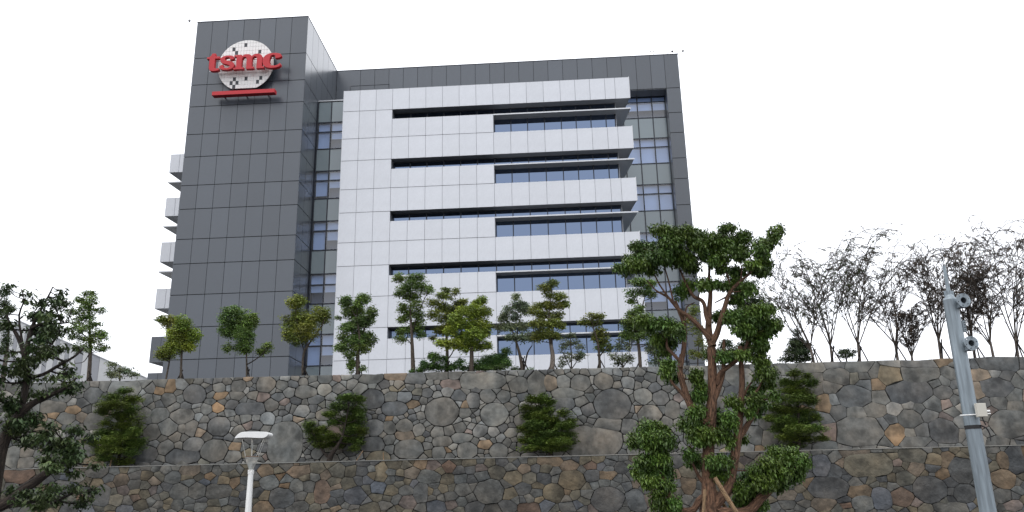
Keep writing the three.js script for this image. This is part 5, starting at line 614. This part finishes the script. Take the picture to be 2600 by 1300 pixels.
// sparse windblown trees on the wall at the right
function sparseTree(label, x, h, lean, spread, seed, leafy, z = -39.9, leaf = M.leafRusty) {
  const R = rng(seed), t = thing('bare_tree', label, 'tree', [x, PLATEAU, z], 'thin bare trees on the wall'), fine = [], tips = [];
  const th = h * (0.17 + 0.06 * R()), r0 = 0.05 + 0.012 * h / 5, crown = h * 0.98;
  part(t, 'trunk', limb([0, 0, 0, r0 * 1.15, lean * 0.06, th * 0.5, 0, r0, lean * 0.12, th, 0, r0 * 0.85], 7, 3), M.barkPale);
  const grow = (px, py, pz, dx, dy, dz, len, r, depth) => {
    const n = depth < 1 ? 5 : 3, P = [px, py, pz, r]; let x = px, y = py, z2 = pz;
    for (let i = 1; i <= n; i++) {
      dx += (R() - 0.5) * 0.26 + lean * 0.02; dz += (R() - 0.5) * 0.26; dy += depth < 1 ? 0.05 : -0.05; if (y > crown * 0.85) { dy -= 0.25; dx += 0.12; }
      const L = Math.hypot(dx, dy, dz); x += dx / L * len / n; y += dy / L * len / n; z2 += dz / L * len / n; P.push(x, y, z2, Math.max(0.011, r * (1 - (depth < 1 ? 0.7 : 0.4) * i / n)));
      if (depth >= 1) tips.push([x, y, z2]);
    }
    if (depth < 1) part(t, 'limb', limb(P, 6, 2), M.barkGrey); else fine.push(limb(P, 4, 1));
    if (depth < 3) { const c = [8, 4, 3][depth]; for (let i = 0; i < c; i++) { const at = 1 + Math.floor((i + R()) / c * n * 0.999), k = 4 * at, a = R() * 6.28, s = 0.5 + 0.4 * R(); grow(P[k], P[k + 1], P[k + 2], dx * 0.6 + Math.cos(a) * s, dy * 0.8 + (R() - 0.35) * 0.5, dz * 0.6 + Math.sin(a) * s, len * [0.36, 0.48, 0.5][depth] * (0.7 + 0.5 * R()), Math.max([0.019, 0.015, 0.012][depth], P[k + 3] * 0.55), depth + 1); } }
  };
  const K = 6; for (let i = 0; i < K; i++) { const a = i / K * 6.28 + R(), s = spread * (0.2 + 0.6 * R()); grow(lean * 0.12, th * (0.75 + 0.25 * R()), 0, Math.cos(a) * s + lean * 0.3, 1, Math.sin(a) * s * 0.8, (h - th) * (0.7 + 0.22 * R()), r0 * 0.5, 0); }
  part(t, 'twigs', mergeGeometries(fine), M.barkGrey).userData.kind = 'stuff';
  const blobs = tips.filter(p => R() < leafy * (p[1] > crown * 0.93 ? 0.3 : 1.3)).map(p => [p[0], p[1] - 0.02, p[2], 0.09, 0.05]);
  foliage(t, blobs, SPRAY.fine, leaf, 60, seed + 9, { shell: 0.8, rz: 1, tumble: 0.5 });
}
sparseTree('wide leaning bare tree beside the cone shaped evergreen shrub', 12.05, 5.29, -0.9, 1.0, 31, 0.05, -39.8, M.leafDeep);
sparseTree('upright bare tree next to the wide leaning one', 12.95, 5.72, 0.1, 0.75, 32, 0.08, -40, M.leafDeep);
sparseTree('tall vase shaped bare tree with a thick pale staked trunk', 14.15, 6.48, 0.35, 0.7, 33, 0.07, -39.8, M.leafDeep);
sparseTree('bare tree with long low branches past the vase shaped one', 15.95, 5.39, 0.0, 0.85, 34, 0.07);
sparseTree('low twiggy bare tree close to the long branched one', 16.6, 2.86, 0.2, 0.9, 35, 0.09);
sparseTree('dense bare tree standing behind the galvanized pole top', 17.95, 6.38, 0.3, 0.75, 36, 0.11);
sparseTree('bare tree with rusty leaves just past the galvanized pole', 19.5, 5.72, 0.1, 0.7, 37, 0.13);
sparseTree('dark reddish bare tree between the pole and the last bare tree', 20.35, 4.88, -0.1, 0.8, 38, 0.18);
sparseTree('tallest rusty bare tree, last along the wall', 21.45, 6.78, 0.45, 0.65, 39, 0.13);
// timber stakes propping the young trees
function stakes(x, z, label, seed, h = 0.95) {
  const R = rng(seed), t = thing('tree_stake', label, 'stake', [x, PLATEAU, z], 'timber stakes propping trees'), n = 3;
  for (let i = 0; i < n; i++) { const a = i / n * 6.28 + R() * 1.5, s = 0.3 + 0.12 * R(), o = 0.07; part(t, 'pole', rod(Math.cos(a) * s, -0.05, Math.sin(a) * s, -Math.cos(a) * o, h * (0.85 + 0.3 * R()), -Math.sin(a) * o, 0.032, 0.028, 6), M.stake); }
}
[[-18.7, 'the bright tree at the tower corner'], [-15.3, 'the tree with a low side branch'], [-12.45, 'the leaning olive tree'], [-9.8, 'the ragged dark green tree'], [-7.1, 'the tallest slim tree'], [-5.4, 'the open tree above the hedge'], [-4.25, 'the bushy tree between the hedges'], [-1.75, 'the two stemmed tree'], [-0.35, 'the thick pale trunked tree'], [1.9, 'the flat topped tree'], [3.85, 'the tree with stacked tufts'], [-23.3, 'the tree before the striped hall'], [12.1, 'the wide leaning bare tree'], [12.97, 'the upright bare tree'], [14.2, 'the vase shaped bare tree'], [15.97, 'the long branched bare tree'], [18.0, 'the bare tree behind the pole'], [19.55, 'the rusty bare tree past the pole'], [21.5, 'the last bare tree'], [8.9, 'the tree behind the big tree crown']]
  .forEach(([x, who], i) => stakes(x, -39.75 + (i % 3) * 0.05, `dark timber stakes crossed round ${who}`, 200 + i, i > 11 ? 1.05 : 0.9));

// ---------------------------------------------------------------- bamboo props
function bambooProp(label, a, b, r) {
  const d = [b[0] - a[0], b[1] - a[1], b[2] - a[2]], t = thing('bamboo_prop', label, 'prop', b, 'bamboo props');
  part(t, 'cane', rod(0, 0, 0, -d[0], -d[1], -d[2], r, r * 0.92, 12), M.bamboo);
  const L = Math.hypot(...d), dir = new THREE.Vector3(-d[0], -d[1], -d[2]).normalize(), q = new THREE.Quaternion().setFromUnitVectors(new THREE.Vector3(0, 1, 0), dir);
  for (let k = 0.2; k < L; k += 0.32) { const n = part(t, 'node', new THREE.TorusGeometry(r * 0.98, r * 0.12, 6, 14).rotateX(Math.PI / 2), M.bamboo, dir.clone().multiplyScalar(k).toArray()); n.quaternion.copy(q); }
}
bambooProp('thick bamboo prop leaning from the red trunk towards the outer side', [3.347, 2.103, -19.3], [4.42, 0, -19.0], 0.052);
bambooProp('thin bamboo prop standing against the red trunk', [3.15, 1.85, -19.55], [2.76, 0, -19.0], 0.04);
bambooProp('bamboo prop tied high behind the red trunk', [2.98, 2.86, -20.3], [4.6, 0, -21.2], 0.045);
function canes(label, x, z, pts) { const t = thing('bamboo_cane', label, 'prop', [x, LEDGE, z], 'thin canes on the ledge'); for (const [x0, x1, h] of pts) part(t, 'cane', rod(x0, -0.05, 0, x1, h, -0.1, 0.022, 0.02, 6), M.bamboo); }
canes('thin canes under the cone shaped ledge evergreen', -19.9, -36.2, [[0.05, 0.05, 0.5], [-1.25, -0.85, 0.55]]);
canes('thin canes under the lobed ledge evergreen', -8.4, -36.6, [[-0.72, -0.35, 0.55], [0.6, 0.55, 0.45]]);

// ---------------------------------------------------------------- street lamp
{
  const t = thing('street_lamp', 'white square post street lamp with a curved reflector plate on thin struts', 'street lamp', [-10.08, 0, -27]);
  const pole = new THREE.CylinderGeometry(0.092, 0.14, 2.82, 4, 1).rotateY(Math.PI / 4); part(t, 'pole', pole, M.lampWhite, [0, 1.41, 0]);
  const collar = part(t, 'collar', boxGeo(0.15, 0.13, 0.15), M.lampWhite, [0, 2.83, 0]);
  for (const [x, y] of [[-0.03, 0.03], [0.04, -0.03], [0.02, 0.045]]) part(collar, 'bolt', new THREE.CylinderGeometry(0.008, 0.008, 0.02, 8).rotateX(Math.PI / 2), M.rust, [x, y, 0.08]);
  part(t, 'cone', new THREE.CylinderGeometry(0.215, 0.065, 0.4, 28), M.lampGrey, [0, 3.09, 0]);
  part(t, 'rim', new THREE.CylinderGeometry(0.222, 0.216, 0.022, 28), M.rust, [0, 3.3, 0]);
  part(t, 'bulb_stem', rod(-0.01, 3.3, 0, -0.03, 3.92, 0, 0.022, 0.03), M.lampGrey);
  for (const [x0, z0, x1, z1] of [[-0.19, 0.06, -0.34, 0.1], [0.18, 0.08, 0.42, 0.16], [0.17, -0.1, 0.36, -0.16]]) part(t, 'strut', rod(x0, 3.3, z0, x1, 3.9, z1, 0.012), M.lampGrey);
  const s = new THREE.Shape(); s.moveTo(-0.53, 3.885); s.quadraticCurveTo(-0.42, 4.075, -0.24, 4.08); s.quadraticCurveTo(0.1, 4.09, 0.48, 4.06); s.quadraticCurveTo(0.59, 4.04, 0.56, 3.965); s.quadraticCurveTo(0.5, 3.87, 0.34, 3.875); s.quadraticCurveTo(0.05, 3.895, -0.15, 3.905); s.quadraticCurveTo(-0.35, 3.91, -0.53, 3.885);
  const head = new THREE.ExtrudeGeometry(s, { depth: 0.42, bevelEnabled: true, bevelSize: 0.006, bevelThickness: 0.03, bevelSegments: 3, curveSegments: 12 }); part(t, 'reflector', head, M.lampWhite, [0, 0, -0.21]);
}
// ---------------------------------------------------------------- galvanized pole
{
  const px = 6.61, pz = -14, t = thing('signal_pole', 'galvanized steel pole with two bolted flanges and a thin spike on top', 'pole', [px, 0, pz]);
  part(t, 'shaft', new THREE.CylinderGeometry(0.112, 0.128, 4.76, 36, 6, true), M.zinc, [0, 2.38, 0]);
  part(t, 'cap', new THREE.CylinderGeometry(0.05, 0.112, 0.09, 36), M.zinc, [0, 4.805, 0]);
  part(t, 'spike', new THREE.CylinderGeometry(0.024, 0.036, 0.52, 16), M.zinc, [0, 5.1, 0]);
  part(t, 'gusset', boxGeo(0.16, 0.1, 0.012), M.zinc, [0, 4.87, 0]);
  for (const y of [4.7, 3.98]) {
    const f = new THREE.Group(); f.name = 'flange'; f.position.set(0.1, y, 0.12); f.rotation.y = 0.1; t.add(f);
    const ring = new THREE.Shape(); ring.absarc(0, 0, 0.118, 0, Math.PI * 2); const hole = new THREE.Path(); hole.absarc(0, 0, 0.05, 0, Math.PI * 2, true); ring.holes.push(hole);
    for (let k = 0; k < 6; k++) { const a = k * Math.PI / 3 + 0.25, h = new THREE.Path(); h.absarc(Math.cos(a) * 0.09, Math.sin(a) * 0.09, 0.011, 0, Math.PI * 2, true); ring.holes.push(h); }
    part(f, 'plate', new THREE.ExtrudeGeometry(ring, { depth: 0.018, bevelEnabled: false, curveSegments: 28 }), M.zinc, [0, 0, 0.09]);
    part(f, 'stub', new THREE.CylinderGeometry(0.058, 0.058, 0.22, 28, 1, true).rotateX(Math.PI / 2), M.zinc, [0, 0, 0]);
    part(f, 'inside', new THREE.CircleGeometry(0.056, 24), M.black, [0, 0, -0.02]);
    for (const x of [-0.05, 0.05]) part(f, 'rib', boxGeo(0.012, 0.055, 0.15), M.zinc, [x, -0.075, 0.012]);
    part(f, 'shelf', boxGeo(0.13, 0.012, 0.15), M.zinc, [0, -0.1, 0.012]);
  }
  const br = part(t, 'side_bracket', boxGeo(0.05, 0.19, 0.06), M.zinc, [0.135, 4.3, 0.02]);
  for (const y of [-0.06, -0.02, 0.02, 0.06]) part(br, 'bolt', new THREE.CylinderGeometry(0.008, 0.008, 0.02, 8).rotateX(Math.PI / 2), M.black, [0.005, y, 0.035]);
  part(t, 'clamp_bar', rod(-0.24, 2.83, 0.15, 0.24, 2.845, 0.15, 0.011), M.lampWhite);
  part(t, 'tape_band', new THREE.CylinderGeometry(0.123, 0.124, 0.06, 36, 1, true), M.black, [0, 2.65, 0]);
  part(t, 'tape_tail', limb([0.08, 2.67, 0.1, 0.012, 0.16, 2.62, 0.1, 0.012, 0.2, 2.53, 0.09, 0.01, 0.19, 2.42, 0.1, 0.006], 6, 4), M.black);
  const box = thing('junction_box', 'small cream plastic box strapped on the galvanized pole', 'box', [px + 0.07, 2.8, pz + 0.15]);
  const b = new THREE.Shape(); b.moveTo(-0.068, 0); b.lineTo(0.068, 0); b.lineTo(0.068, 0.2); b.lineTo(-0.068, 0.2); b.closePath();
  part(box, 'case', new THREE.ExtrudeGeometry(b, { depth: 0.07, bevelEnabled: true, bevelSize: 0.006, bevelThickness: 0.006, bevelSegments: 2 }), M.plastic, [0, 0, 0.03]);
  part(box, 'gland', new THREE.CylinderGeometry(0.02, 0.02, 0.07, 14).rotateZ(Math.PI / 2), M.lampWhite, [0.1, 0.08, 0.06]);
  part(box, 'cable', limb([0, 0, 0.06, 0.01, 0.01, -0.06, 0.06, 0.01, 0.05, -0.13, 0.03, 0.01], 6, 3), M.black);
}
renderer.render(scene, camera);
